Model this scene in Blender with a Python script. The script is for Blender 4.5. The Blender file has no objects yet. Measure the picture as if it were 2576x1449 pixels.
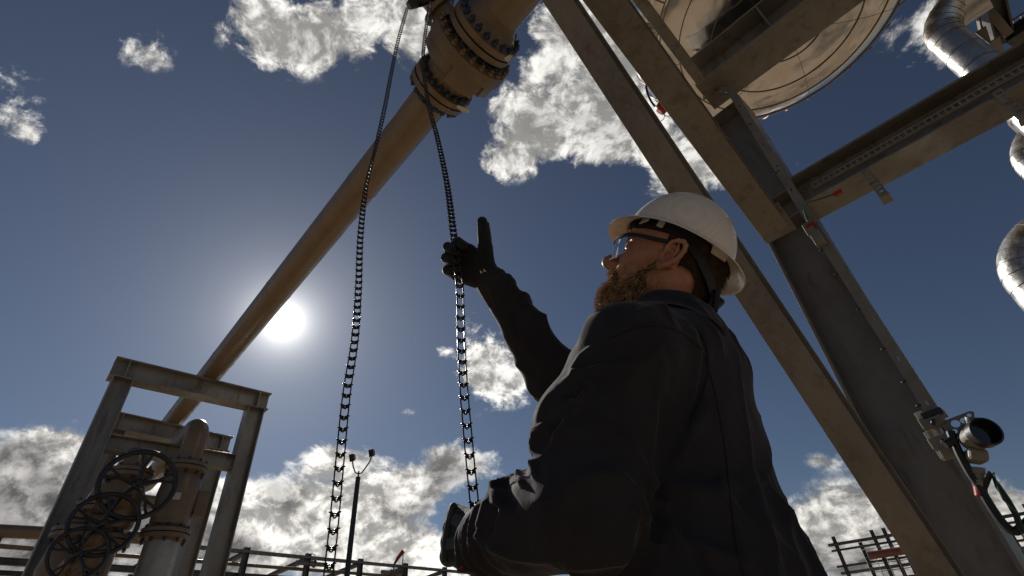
import bpy, bmesh, math, random
import numpy as np
from mathutils import Vector, Matrix
R=math.radians
random.seed(7); rng=np.random.default_rng(7)

EXPO=0.0; SUNE=3.6; SKYS=0.5; CLOUDV=1.5
# direction patches of cloud: (x, y, half width, half height, turn, amount)
CLOUDS=[(350,120,70,55,10,.5),(650,80,85,80,-10,.72),(720,100,90,60,-10,.6),(800,60,130,80,0,.8),(940,50,120,65,10,.85),(1070,70,90,80,0,.95),
(20,235,90,60,-10,.85),(60,335,50,28,0,.55),
(1440,120,150,150,0,.9),(1330,270,110,80,0,.7),(1300,385,120,55,10,.75),(1500,300,140,110,-20,.85),(1640,380,170,70,-25,.85),(1780,420,80,60,0,.8),(1640,160,120,120,0,.7),
(2300,140,110,55,-15,.6),(2330,50,90,50,0,.6),(2000,415,30,30,0,.35),
(1215,960,60,60,0,.75),(1250,880,60,90,20,.75),(1310,960,70,40,0,.7),
(1020,1035,30,18,0,.7),(1115,880,30,18,0,.55),(1045,862,24,10,0,.4),
(860,1150,110,34,-8,.85),(1020,1225,130,55,-10,.9),(1140,1160,60,50,0,.7),(1230,1170,60,40,0,.5),
(60,1190,170,95,0,1.),(150,1160,80,60,0,.6),(60,1350,260,120,0,1.1),(330,1250,120,90,0,.9),(560,1270,120,90,0,.9),(700,1310,150,90,0,1.05),(880,1330,120,70,0,.9),
(1000,1370,130,60,-8,1.),(500,1400,350,90,0,1.1),(1100,1420,200,50,0,1.),
(2080,1330,120,70,0,.95),(2200,1300,120,70,10,1.),(2200,1420,200,70,0,1.),(2480,1330,180,100,0,1.),(2530,1270,90,50,0,.7),(2080,1160,55,22,15,.55)]
CREASES=[([(1402,970),(1439,952),(1525,922),(1640,920)],9,.008),([(1432,950),(1465,899),(1500,870)],9,.007),
([(1414,1041),(1440,1021),(1470,983),(1500,940)],10,.009),([(1391,1122),(1429,1056),(1455,1010)],10,.009),([(1345,1150),(1350,1090),(1385,1060)],12,.009),
([(1410,1000),(1450,985),(1490,960)],8,-.008),([(1385,1085),(1420,1040),(1450,1000)],8,-.007),
([(1722,798),(1758,829),(1773,884),(1758,1000),(1720,1080)],7,-.005),([(1710,800),(1745,835),(1760,890),(1745,1000)],9,.003),
([(1580,800),(1640,770),(1700,775)],8,.004),([(1590,860),(1600,930),(1580,1000)],16,.004),([(1640,860),(1670,930),(1660,1010)],14,.004),
([(1586,1273),(1606,1293),(1640,1310)],8,.006),([(1600,1180),(1700,1230),(1800,1240),(1900,1210)],22,.008),([(1780,1020),(1745,1080),(1700,1180)],18,.007),
([(1640,1290),(1740,1370),(1900,1430)],20,.009),([(1700,1300),(1760,1400),(1800,1470)],12,-.007),([(1820,1180),(1810,1260),(1840,1330)],20,.006),
([(1240,1199),(1246,1240),(1268,1300)],12,.010),([(1301,1185),(1312,1205),(1318,1230)],9,.009),([(1340,1150),(1346,1185),(1350,1210)],8,.008),
([(1222,1335),(1200,1350),(1183,1375)],9,.008),([(1205,1365),(1290,1400),(1400,1411)],10,.006),([(1262,1190),(1275,1240),(1300,1290)],12,-.008),
([(1230,1250),(1215,1300),(1205,1340)],9,.008),([(1250,1260),(1235,1310),(1230,1350)],7,-.007),
([(1262,770),(1300,840),(1370,930)],14,.005),([(1290,780),(1298,830),(1310,870)],8,-.005),([(1420,1000),(1450,1150),(1430,1300)],26,.005)]
SC=bpy.context.scene; COL=SC.collection
# ---------------------------------------------------------------- camera
W,H,F=2576.,1449.,1260.
CX,CY=W/2,H/2
_u=np.array([-143,1672,-F]); _u/=np.linalg.norm(_u)
_f=np.array([0,0,-1.]); _Y=_f-_f.dot(_u)*_u; _Y/=np.linalg.norm(_Y); _X=np.cross(_Y,_u)
CM=np.array([_X,_Y,_u]); CAM=np.array([0,0,1.0])
cam=bpy.data.cameras.new('camera'); co=bpy.data.objects.new('camera',cam); COL.objects.link(co)
cam.lens=36*F/W; cam.sensor_width=36; cam.clip_start=.02; cam.clip_end=5000
m=Matrix([list(r) for r in CM]).to_4x4(); m.translation=Vector(CAM); co.matrix_world=m
SC.camera=co
def ray(x,y): return CM@np.array([(x-CX)/F,(CY-y)/F,-1.])
def Pd(x,y,d): return CAM+ray(x,y)*d                      # point at depth d
def Pz(x,y,z): r=ray(x,y); return CAM+r*((z-CAM[2])/r[2])  # point at height z
def Ph(x,y,h): r=ray(x,y); return CAM+r*(h/np.hypot(r[0],r[1]))
def Pp(x,y,n,c): r=ray(x,y); return CAM+r*((c-CAM).dot(n)/r.dot(n))
def nz(v): v=np.array(v,float); return v/np.linalg.norm(v)
Z=np.array([0,0,1.])
# ---------------------------------------------------------------- world
SUND=nz(ray(712,808))
EL=math.asin(SUND[2]); AZ=math.atan2(SUND[0],SUND[1])
SC.view_settings.view_transform='Standard'; SC.view_settings.look='None'
SC.view_settings.exposure=EXPO; SC.view_settings.gamma=1
wd=bpy.data.worlds.new('World'); SC.world=wd; wd.use_nodes=True
nt=wd.node_tree; nt.nodes.clear()
class NB:
    def __init__(s,nt): s.nt=nt
    def n(s,t,**k):
        o=s.nt.nodes.new(t)
        for a,b in k.items(): setattr(o,a,b)
        return o
    def put(s,sock,v):
        if hasattr(v,'is_linked') or isinstance(v,bpy.types.NodeSocket): s.nt.links.new(v,sock)
        else:
            if isinstance(v,(list,tuple,np.ndarray)) and len(v)==3 and sock.type=='RGBA': v=tuple(v)+(1,)
            sock.default_value=v if not isinstance(v,np.ndarray) else tuple(v)
    def m(s,op,a,b=None,c=None,clamp=False):
        o=s.n('ShaderNodeMath',operation=op,use_clamp=clamp); s.put(o.inputs[0],a)
        if b is not None: s.put(o.inputs[1],b)
        if c is not None: s.put(o.inputs[2],c)
        return o.outputs[0]
    def v(s,op,a,b=None,sc=None):
        o=s.n('ShaderNodeVectorMath',operation=op); s.put(o.inputs[0],a)
        if b is not None: s.put(o.inputs[1],b)
        if sc is not None: s.put(o.inputs['Scale'],sc)
        return o.outputs['Value'] if op in('DOT_PRODUCT','LENGTH','DISTANCE') else o.outputs[0]
    def noise(s,vec,scale,detail=4,rough=.5,dist=0,lac=2.0,color=False):
        o=s.n('ShaderNodeTexNoise'); s.put(o.inputs['Vector'],vec); s.put(o.inputs['Scale'],scale)
        o.inputs['Detail'].default_value=detail;o.inputs['Roughness'].default_value=rough
        o.inputs['Distortion'].default_value=dist;o.inputs['Lacunarity'].default_value=lac
        return o.outputs['Color' if color else 'Fac']
    def mix(s,f,a,b,mode='MIX'):
        o=s.n('ShaderNodeMix',data_type='RGBA',blend_type=mode); s.put(o.inputs[0],f)
        s.put(o.inputs[6],a); s.put(o.inputs[7],b); return o.outputs[2]
    def ss(s,x,a,b,to0=0.,to1=1.,kind='SMOOTHSTEP'):
        o=s.n('ShaderNodeMapRange',interpolation_type=kind)
        for i,v in enumerate((x,a,b,to0,to1)): s.put(o.inputs[i],v)
        return o.outputs[0]
def build_world():
    b=NB(nt)
    out=b.n('ShaderNodeOutputWorld'); bg=b.n('ShaderNodeBackground')
    tc=b.n('ShaderNodeTexCoord'); d=b.v('NORMALIZE',tc.outputs['Generated'])
    sky=b.n('ShaderNodeTexSky',sky_type='NISHITA'); sky.sun_disc=False
    sky.sun_elevation=EL; sky.sun_rotation=AZ; sky.altitude=800; sky.air_density=1.0; sky.dust_density=.25; sky.ozone_density=1.5
    hs=b.n('ShaderNodeHueSaturation'); hs.inputs['Saturation'].default_value=.82; hs.inputs['Value'].default_value=1
    b.put(hs.inputs['Color'],sky.outputs[0])
    g=b.n('ShaderNodeGamma'); b.put(g.inputs[0],hs.outputs[0]); g.inputs[1].default_value=1.1
    skyc=b.mix(1.0,g.outputs[0],(.0235,.026,.0295),'MULTIPLY')
    sd=b.v('DOT_PRODUCT',d,tuple(SUND))
    ang=b.m('ARCCOSINE',b.m('MINIMUM',sd,.999999))
    # aureole and disc of the sun
    au=b.m('MULTIPLY',b.m('EXPONENT',b.m('MULTIPLY',ang,-15.)),.40)
    au2=b.m('MULTIPLY',b.m('EXPONENT',b.m('MULTIPLY',ang,-3.8)),.085)
    au3=b.m('MULTIPLY',b.m('EXPONENT',b.m('MULTIPLY',ang,-46.)),3.0)
    glow=b.m('ADD',b.m('ADD',au,au2),au3)
    skyc=b.mix(1.0,skyc,b.v('SCALE',(1.0,.97,.92),sc=glow),'ADD')
    # clouds: patches of the real sky broken up by turbulence
    blobs=CLOUDS
    acc=None
    for (px,py,rx,ry,rot,am) in blobs:
        c=nz(ray(px,py)); k=am
        cr,sr=math.cos(R(rot)),math.sin(R(rot))
        a=nz(ray(px+rx*cr,py-rx*sr))-c; e=nz(ray(px+ry*sr,py+ry*cr))-c
        A=a/a.dot(a); B=e/e.dot(e)
        u=b.m('SUBTRACT',b.v('DOT_PRODUCT',d,tuple(A)),float(A.dot(c)))
        v=b.m('SUBTRACT',b.v('DOT_PRODUCT',d,tuple(B)),float(B.dot(c)))
        r2=b.m('MULTIPLY_ADD',u,u,b.m('MULTIPLY',v,v))
        w=b.m('MULTIPLY',b.m('EXPONENT',b.m('MULTIPLY',r2,-.9)),k)
        acc=w if acc is None else b.m('ADD',acc,w)
    acc=b.m('MINIMUM',acc,.98)
    dw=b.v('MULTIPLY',d,(1,1,1.25))
    wv=b.v('SCALE',b.v('SUBTRACT',b.noise(dw,5,3,.55,color=True),(.5,.5,.5)),sc=.10)
    q=b.v('ADD',dw,wv)
    def dens(p): return b.noise(p,9.0,10,.65)
    n0=dens(q)
    q1=b.v('ADD',q,tuple(nz(SUND+np.array([0,0,.9]))*.016)); n1=b.noise(q1,9.0,7,.62)
    lw=b.ss(b.v('DOT_PRODUCT',d,(0,0,1.)),.42,.26)
    t=b.m('MULTIPLY_ADD',b.m('SUBTRACT',n0,.5),b.m('SUBTRACT',3.7,b.m('MULTIPLY',lw,1.3)),b.m('SUBTRACT',b.m('MULTIPLY',acc,1.15),b.m('SUBTRACT',.55,b.m('MULTIPLY',lw,.12))))
    al=b.ss(t,-.15,.40)
    al=b.m('MULTIPLY',al,b.ss(acc,.08,.30))
    thick=b.ss(t,.35,1.3)
    low=b.ss(b.v('DOT_PRODUCT',d,(0,0,1.)),.44,.24)      # the low bank is deeper: grey bases
    rel=b.ss(b.m('SUBTRACT',n0,n1),-.08,.10)
    rel2=b.ss(b.m('SUBTRACT',b.noise(q,3.2,3,.5),b.noise(b.v('ADD',q,(0,0,.06)),3.2,3,.5)),-.06,.07)
    base=b.mix(thick,(.38,.37,.35),(.235,.23,.22))
    lowc=b.mix(b.m('MULTIPLY',rel2,1.),(.095,.090,.088),(.40,.385,.36))
    base=b.mix(b.m('MULTIPLY',b.m('MULTIPLY',low,b.ss(t,.05,.45)),.95),base,lowc)
    base=b.mix(1.0,base,b.v('SCALE',(1,1,1),sc=b.m('MULTIPLY_ADD',rel,1.15,.45)),'MULTIPLY')
    near=b.m('ADD',1.0,b.m('MULTIPLY',b.m('EXPONENT',b.m('MULTIPLY',ang,-2.2)),.9))
    base=b.mix(1.0,base,b.v('SCALE',(1.0,1.,1.),sc=b.m('MULTIPLY',near,CLOUDV)),'MULTIPLY')
    col=b.mix(b.m('MULTIPLY',al,.96),skyc,base)
    b.put(bg.inputs[0],col); bg.inputs[1].default_value=1
    nt.links.new(bg.outputs[0],out.inputs[0])
build_world()
sl=bpy.data.lights.new('sun','SUN'); sl.energy=SUNE; sl.angle=R(.6); sl.color=(1,.95,.87)
so=bpy.data.objects.new('sun',sl); COL.objects.link(so); so.rotation_euler=Vector(SUND).to_track_quat('Z','Y').to_euler(); so.location=(0,0,30)
SC.cycles.max_bounces=8; SC.cycles.transparent_max_bounces=16; SC.cycles.use_denoising=True
SC.cycles.caustics_reflective=False; SC.cycles.caustics_refractive=False; SC.cycles.sample_clamp_indirect=4
# ---------------------------------------------------------------- helpers
def mat(name,base,rough=.5,metal=0.,spec=.5,var=.15,vscale=6,bump=0.,bscale=60,coat=0,var2=None,sheen=0,fn=None):
    mt=bpy.data.materials.new(name); mt.use_nodes=True; t=mt.node_tree; b=NB(t)
    bs=t.nodes['Principled BSDF']
    tc=b.n('ShaderNodeTexCoord'); P=tc.outputs['Object']
    n=b.noise(P,vscale,5,.6)
    c0=tuple(x*(1-var) for x in base); c1=tuple(min(1,x*(1+var)) for x in (var2 or base))
    col=b.mix(b.ss(n,.3,.7),c0,c1)
    b.put(bs.inputs['Base Color'],col)
    b.put(bs.inputs['Roughness'],b.ss(b.noise(P,vscale*2.3,4,.6),.3,.7,max(0.02,rough-.08),min(1,rough+.1)))
    bs.inputs['Metallic'].default_value=metal; bs.inputs['Specular IOR Level'].default_value=spec
    bs.inputs['Coat Weight'].default_value=coat
    if sheen: bs.inputs['Sheen Weight'].default_value=sheen; bs.inputs['Sheen Roughness'].default_value=.45
    if bump:
        bp=b.n('ShaderNodeBump'); bp.inputs['Strength'].default_value=bump; bp.inputs['Distance'].default_value=.002
        b.put(bp.inputs['Height'],b.noise(P,bscale,4,.6)); t.links.new(bp.outputs[0],bs.inputs['Normal'])
    if fn: fn(b,bs,P,col)
    return mt
def tag(o,label=None,cat=None,group=None,kind=None):
    for k,v in (('label',label),('category',cat),('group',group),('kind',kind)):
        if v: o[k]=v
    return o
def empty(name,loc,label,cat,group=None):
    o=bpy.data.objects.new(name,None); o.location=[float(x) for x in loc]; COL.objects.link(o); return tag(o,label,cat,group)
def wloc(o):
    l=Vector((0,0,0))
    while o is not None: l=l+o.location; o=o.parent
    return l
def perp(d):
    d=nz(d); a=np.cross(d,Z) if abs(d[2])<.9 else np.cross(d,np.array([1.,0,0])); a=nz(a); return a,np.cross(d,a)
class MB:
    def __init__(s): s.v=[];s.f=[];s.sm=[]
    def add(s,vs,fs,smooth=False):
        o=len(s.v); s.v.extend([tuple(map(float,p)) for p in vs]); s.f.extend([tuple(o+i for i in f) for f in fs]); s.sm.extend([smooth]*len(fs)); return s
    def box(s,c,ax,ay,az):      # centre and three half-extent vectors
        c,ax,ay,az=[np.array(q,float) for q in(c,ax,ay,az)]
        vs=[c+i*ax+j*ay+k*az for i in(-1,1) for j in(-1,1) for k in(-1,1)]
        fs=[(0,1,3,2),(4,6,7,5),(0,4,5,1),(2,3,7,6),(0,2,6,4),(1,5,7,3)]
        if np.dot(np.cross(ax,ay),az)<0: fs=[f[::-1] for f in fs]
        return s.add(vs,fs)
    def prism(s,pts,off):       # closed flat outline swept by off
        pts=[np.array(p,float) for p in pts]; n=len(pts); off=np.array(off,float)
        vs=pts+[p+off for p in pts]; fs=[tuple(range(n))[::-1],tuple(range(n,2*n))]+[(i,(i+1)%n,n+(i+1)%n,n+i) for i in range(n)]
        return s.add(vs,fs)
    def ibeam(s,p0,p1,up,h,bf,tf=.016,tw=.011):
        p0=np.array(p0,float);p1=np.array(p1,float);d=nz(p1-p0);up=nz(np.array(up,float)-np.dot(up,d)*d);sd=np.cross(d,up)
        a,t,b2,w=h/2,tf,bf/2,tw/2
        prof=[(-b2,-a),(b2,-a),(b2,-a+t),(w,-a+t),(w,a-t),(b2,a-t),(b2,a),(-b2,a),(-b2,a-t),(-w,a-t),(-w,-a+t),(-b2,-a+t)]
        return s.prism([p0+sd*x+up*y for x,y in prof],p1-p0)
    def chan(s,p0,p1,up,h,bf,t=.01):
        p0=np.array(p0,float);p1=np.array(p1,float);d=nz(p1-p0);up=nz(np.array(up,float)-np.dot(up,d)*d);sd=np.cross(d,up)
        a=h/2; prof=[(0,-a),(bf,-a),(bf,-a+t),(t,-a+t),(t,a-t),(bf,a-t),(bf,a),(0,a)]
        return s.prism([p0+sd*x+up*y for x,y in prof],p1-p0)
    def tube(s,path,r,seg=12,closed=False,caps=True,smooth=True,up=None):
        P=[np.array(p,float) for p in path]; n=len(P)
        rs=r if hasattr(r,'__len__') else [r]*n
        T=[]
        for i in range(n):
            a=P[(i+1)%n] if closed or i<n-1 else P[i]; b=P[i-1] if closed or i>0 else P[i]
            T.append(nz(a-b))
        u=perp(T[0])[0] if up is None else nz(up); vs=[]
        for i in range(n):
            u=u-np.dot(u,T[i])*T[i]; u=nz(u); w=np.cross(T[i],u)
            for k in range(seg):
                an=2*math.pi*k/seg; vs.append(P[i]+rs[i]*(math.cos(an)*u+math.sin(an)*w))
        fs=[]
        for i in range(n if closed else n-1):
            j=(i+1)%n
            for k in range(seg):
                k2=(k+1)%seg; fs.append((i*seg+k,i*seg+k2,j*seg+k2,j*seg+k))
        s.add(vs,fs,smooth)
        if caps and not closed:
            o=len(s.v)-n*seg
            s.f.append(tuple(o+k for k in range(seg))[::-1]); s.f.append(tuple(o+(n-1)*seg+k for k in range(seg))); s.sm+= [False,False]
        return s
    def lathe(s,o,ax,prof,seg=48,smooth=True,caps=True):   # prof: (distance along axis, radius)
        o=np.array(o,float); ax=nz(ax); u,w=perp(ax); vs=[]
        for a,r in prof:
            for k in range(seg):
                an=2*math.pi*k/seg; vs.append(o+ax*a+r*(math.cos(an)*u+math.sin(an)*w))
        fs=[]
        for i in range(len(prof)-1):
            for k in range(seg):
                k2=(k+1)%seg; fs.append((i*seg+k,i*seg+k2,(i+1)*seg+k2,(i+1)*seg+k))
        base=len(s.v); s.add(vs,fs,smooth)
        if caps:
            s.f.append(tuple(base+k for k in range(seg))[::-1]); s.f.append(tuple(base+(len(prof)-1)*seg+k for k in range(seg))); s.sm+=[False,False]
        return s
    def build(s,name,m,parent=None,bevel=0,sharp=35,label=None):
        me=bpy.data.meshes.new(name); L=wloc(parent) if parent else Vector((0,0,0))
        me.from_pydata([(v[0]-L.x,v[1]-L.y,v[2]-L.z) for v in s.v],[],s.f); me.update()
        me.polygons.foreach_set('use_smooth',s.sm)
        bm=bmesh.new(); bm.from_mesh(me); bmesh.ops.recalc_face_normals(bm,faces=bm.faces)
        for e in bm.edges:
            if len(e.link_faces)==2 and e.calc_face_angle(0)>R(sharp): e.smooth=False
        bm.to_mesh(me); bm.free()
        o=bpy.data.objects.new(name,me); COL.objects.link(o); o.parent=parent
        if m: me.materials.append(m)
        if bevel:
            md=o.modifiers.new('bevel','BEVEL'); md.width=bevel; md.segments=2; md.limit_method='ANGLE'; md.angle_limit=R(50)
        if label: o['label']=label
        return o
def top(o,loc):  # give a single mesh thing its origin
    return o
def inst(src,parent,M):
    c=src.copy(); COL.objects.link(c); c.parent=parent; c.matrix_local=M; return c
def frame(o,x,y,z):
    m=Matrix(((x[0],y[0],z[0],o[0]),(x[1],y[1],z[1],o[1]),(x[2],y[2],z[2],o[2]),(0,0,0,1))); return m
e1=nz([.7,-.714,0]); e2=nz([.714,.7,0])
# ---------------------------------------------------------------- materials
def steel_fn(b,bs,P,col):
    sp=b.n('ShaderNodeTexVoronoi'); b.put(sp.inputs['Vector'],P); sp.inputs['Scale'].default_value=45
    st=b.noise(b.v('MULTIPLY',P,(3,3,.6)),3,6,.65)
    c=b.mix(b.m('MULTIPLY',b.ss(sp.outputs['Color'],.2,.8),.35),col,(.22,.21,.195))
    c=b.mix(b.ss(st,.52,.66,0,.6),c,(.11,.085,.062))
    b.put(bs.inputs['Base Color'],c)
GALV=mat('galvanised_steel',(.20,.18,.155),.42,.35,.5,.16,2.5,.25,120,fn=steel_fn)
GALVL=mat('pale_galvanised_steel',(.29,.265,.23),.42,.3,.5,.16,2.5,.25,120,fn=steel_fn)
GALVD=mat('dark_steel',(.10,.095,.088),.5,.3,.5,.3,3,.2,90)
BRACE=mat('weathered_steel',(.175,.15,.12),.6,.15,.4,.2,2,.5,160,fn=steel_fn)
TAN=mat('tan_paint',(.205,.145,.088),.34,0,.5,.10,3,.12,40)
TAN2=mat('tan_paint_body',(.18,.125,.074),.38,0,.5,.14,8,.35,150)
BLUE=mat('blue_bolt_coating',(.02,.04,.09),.45,.2)
IRON=mat('black_cast_iron',(.014,.014,.015),.4,0,.5,.3,20,.4,90)
CHAINM=mat('oiled_chain_steel',(.045,.04,.033),.34,.6,.5,.4,60)
BLACKP=mat('black_rubber',(.012,.012,.012),.5)
REDP=mat('red_paint',(.32,.03,.015),.4)
GREENP=mat('green_wire',(.02,.12,.03),.4)
YEL=mat('yellow_tag',(.5,.35,.04),.5)
WHT=mat('pale_tag',(.6,.55,.48),.5)
GREYP=mat('grey_casting',(.20,.18,.15),.5,.1)
GLASSD=mat('dark_lens',(.01,.01,.01),.08)
def alu_fn(scale,amp):
    def f(b,bs,P,col):
        bp=b.n('ShaderNodeBump'); bp.inputs['Strength'].default_value=1; bp.inputs['Distance'].default_value=amp
        b.put(bp.inputs['Height'],b.noise(P,scale,2,.45)); b.nt.links.new(bp.outputs[0],bs.inputs['Normal'])
    return f
ALU=mat('polished_aluminium_cladding',(.74,.70,.65),.15,1,.5,.05,2,fn=alu_fn(2.2,.035))
ALUP=mat('aluminium_pipe_jacket',(.56,.54,.51),.36,1,.5,.08,5,fn=alu_fn(14,.006))
WIRE=mat('banding_wire',(.26,.18,.12),.5,.4)
# ---------------------------------------------------------------- ground
def ground_fn(b,bs,P,col):
    c=b.mix(b.ss(b.noise(P,.25,6,.6),.35,.65),(.34,.25,.165),(.44,.345,.235)); c=b.mix(b.ss(b.noise(b.v('ADD',P,(31,7,0)),.16,4,.55,.8),0.58,.66),c,(.10,.09,.08))
    c=b.mix(b.ss(b.noise(P,30,4,.7),.45,.75,0,.5),c,(.20,.16,.12)); b.put(bs.inputs['Base Color'],c)
GRD=mat('gravel_yard',(.4,.3,.2),.9,0,.2,.1,2,.8,25,fn=ground_fn)
g=MB(); N=24; S=1500
xs=[math.copysign(abs(t)**3,t)*S for t in np.linspace(-1,1,N)]
g.add([(x,y,0) for y in xs for x in xs],[(j*N+i,j*N+i+1,(j+1)*N+i+1,(j+1)*N+i) for j in range(N-1) for i in range(N-1)])
tag(g.build('ground',GRD),kind='structure')
# ---------------------------------------------------------------- main steel at the right
BX=np.array([2.4,3.2,0])
t=empty('support_column',BX,'tall dark galvanised column rising behind the man at the right','steel column')
MB().ibeam(BX,BX+Z*5.39,e1,.37,.34,.022,.014).build('shaft',GALV,t,.003)
MB().box(BX+Z*.015,e1*.28,e2*.28,Z*.015).build('base_plate',GALV,t)
def stiff(t,z):
    for sg in(-1,1): MB().box(BX+Z*z+e2*sg*.0885,e1*.162,e2*.080,Z*.007).build('stiffener',GALV,t)
stiff(t,3.77);stiff(t,4.03);stiff(t,5.33)
a0,a1=Pp(1410,0,e1,BX),Pp(2370,1449,e1,BX); dA=nz(a1-a0)
aT=a0-dA*1.6; aB=a0+dA*((a0[2]-.12)/-dA[2]) 
upA=nz(np.cross(e1,dA)); upA=upA if upA[2]>0 else -upA
t=empty('diagonal_brace',aB,'long weathered brace slanting down behind the white hard hat','steel brace')
MB().ibeam(aT,aB,upA,.125,.130,.014,.010).build('brace_beam',BRACE,t,.002)
b1=Pz(1952,578,3.55) ; b1=BX-e1*.12-e2*.25+Z*3.52; b1=Pd(1945,572,3.55); b0=Pd(1526,0,2.75); dB=nz(b1-b0)
t=empty('diagonal_brace',b1,'upper brace crossing in front of the tank beam down to the column','steel brace')
nB=nz(np.cross(dB,Z)); upB=nz(np.cross(nB,dB)); upB=upB if upB[2]>0 else -upB
MB().ibeam(b0-dB*1.5,b1+dB*.0,upB,.155,.175,.014,.011).build('brace_beam',BRACE,t,.002)
MB().box(b1+dB*.04+upB*.095,dB*.14,nB*.11,upB*.008).build('gusset_plate',GALV,t)
t=empty('diagonal_brace',Pd(1762,202,4.05),'slim steel brace running up between the upper brace and the tank','steel brace')
s0,s1_=Pd(1762,202,4.05),Pd(1610,0,3.45); dS=nz(s1_-s0)
MB().ibeam(s0,s0+dS*4,np.cross(nB,dS),.07,.075,.008,.008).build('brace_beam',GALV,t,.002)
# beam under the tank
zc=5.62; c0,c1=Pz(1792,192,zc),Pz(2040,0,zc); dC=nz(c1-c0)
t=empty('tank_support_beam',c0,'deep dark beam with a stiffener under the shiny tank','steel beam')
MB().ibeam(c0-dC*.15,c1+dC*2.0,Z,.42,.40,.022,.014).build('beam',GALV,t,.003)
n_=np.cross(dC,Z)
for sg in(-1,1): MB().box(c0+dC*.62+n_*sg*.103,dC*.007,n_*.094,Z*.188).build('stiffener',GALV,t)
zd=3.92; d0,d1=Pz(2022,500,zd),Pz(2576,192,zd); dD=nz(d1-d0); nD=nz(np.cross(dD,Z)); nD=nD if np.dot(nD,d0)<0 else -nD   # toward the camera
t=empty('cross_beam',d0,'horizontal beam at the right carrying a perforated cable tray','steel beam')
MB().ibeam(d0-dD*.02,d1+dD*3,Z,.30,.30,.018,.012).build('beam',GALV,t,.003)
# the perforated tray clipped to the near side of the cross beam
tr=empty('cable_tray',d0,'narrow perforated cable tray clipped to the cross beam','cable tray')
w=MB(); q0=d0+nD*.165-Z*.06+dD*.10; L=3.4
def slot_strip(mb,o,d,wv,nv,L,w,th,slot,gap,nhole=1,rim=.25):
    # a strip of length L along d, width w along wv, with real slots
    s=0; a=w*rim
    mb.box(o+d*L/2+wv*(w/2-a/2),d*L/2,wv*a/2,nv*th/2); mb.box(o+d*L/2-wv*(w/2-a/2),d*L/2,wv*a/2,nv*th/2)
    while s<L:
        mb.box(o+d*(s+gap/2),d*gap/2,wv*(w/2-a)*.999,nv*th*.48); s+=slot+gap
slot_strip(w,q0,dD,Z,nD,L,.06,.004,.028,.013,rim=.24)
w.box(q0+dD*L/2+Z*.030-nD*.012,dD*L/2,Z*.002,nD*.014); w.box(q0+dD*L/2-Z*.030-nD*.012,dD*L/2,Z*.002,nD*.014)
w.build('perforated_strip',GREYP,tr)
def bracket(px,py,py2,lab):
    P0=Pp(px,py,nD,d0+nD*.19); 
    b_=MB(); t=empty('tray_bracket',P0,lab,'bracket','perforated brackets on the cross beam')
    dn=-Z; Lh=.26
    slot_strip(b_,P0+Z*.02,dn,dD,nD,Lh,.045,.004,.018,.022,rim=.2)
    b_.box(P0+Z*.02-Z*Lh/2-nD*.02+dD*.0245,Z*Lh/2,dD*.002,nD*.022);b_.box(P0+Z*.02-Z*Lh/2-nD*.02-dD*.0245,Z*Lh/2,dD*.002,nD*.022)
    b_.build('perforated_channel',GREYP,t)
    MB().box(P0-Z*(Lh+.0)-nD*.03,dD*.03,nD*.05,Z*.012).build('clamp',GREYP,t)
    MB().tube([P0-Z*Lh*.45-dD*.035+nD*.008,P0-Z*Lh*.45+dD*.035+nD*.008],.005,8).build('bolt',GALV,t)
bracket(2180,432,0,'perforated bracket hanging at the middle of the cross beam')
bracket(2510,232,0,'perforated bracket on the cross beam by the right picture edge')
# slotted conduit strip down the column
k=[Pp(1772,245,e2,BX-e2*.36),Pp(1805,224,e2,BX-e2*.36),Pp(1836,226,e2,BX-e2*.36),Pp(2045,565,e2,BX-e2*.36),Pp(2352,1045,e2,BX-e2*.36)]
t=empty('cable_channel',k[4],'pale slotted cable channel running down beside the column','cable channel')
cb=MB()
for i in range(4):
    d=nz(k[i+1]-k[i]); wv=nz(np.cross(d,e2)); l=np.linalg.norm(k[i+1]-k[i])
    if i<2: cb.box((k[i]+k[i+1])/2,d*(l/2+.012),wv*.03,e2*.004)
    else:
        slot_strip(cb,k[i],d,wv,e2,l+.01,.062,.005,.03,.26,rim=.40); cb.box((k[i]+k[i+1])/2+wv*.03+e2*.02,d*l/2,wv*.002,e2*.02)
cb.build('channel',GREYP,t)
for f in (.15,.3,.5,.7,.85,.95):
    p=k[3]+(k[4]-k[3])*f; MB().tube([p-wv*.03,p-wv*.055],.007,6).build('screw',IRON,t)
for f in (.3,.66):
    p=k[2]+(k[3]-k[2])*f; MB().tube([p+wv*.0,p+wv*-.05],.007,6).build('screw',IRON,t)
def clampbox(x,y,s,lab,par):
    p=Pp(x,y,e2,BX-e2*.40); return MB().box(p,wv*.04*s,d*.075*s,e2*.03).build('clamp',GREYP,par,.006)
clampbox(2038,578,.75,'',t);clampbox(2058,600,.8,'',t);clampbox(2018,270,.5,'',t) if 0 else None
for (x,y) in ((1990,275),(2012,318)):
    pass
for (x,y) in ((1757,170),(1768,185),(1745,192)):
    MB().box(Pp(x,y,e2,BX-e2*.36),wv*.022,d*.03,e2*.02).build('clamp',GREYP,t,.003)
# green earth wires at the joint
gw=[Pp(x,y,e2,BX-e2*.42) for x,y in ((2108,486),(2070,498),(2032,510),(2022,528),(2030,552),(2040,566))]
t=empty('earth_wire',gw[0],'green earth wire looped over the end of the cross beam','wire')
MB().tube(gw,.007,8).build('wire',GREENP,t)
for p in (gw[0],gw[-1]): MB().box(p,wv*.03,d*.016,e2*.012).build('lug',REDP,t)
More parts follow.
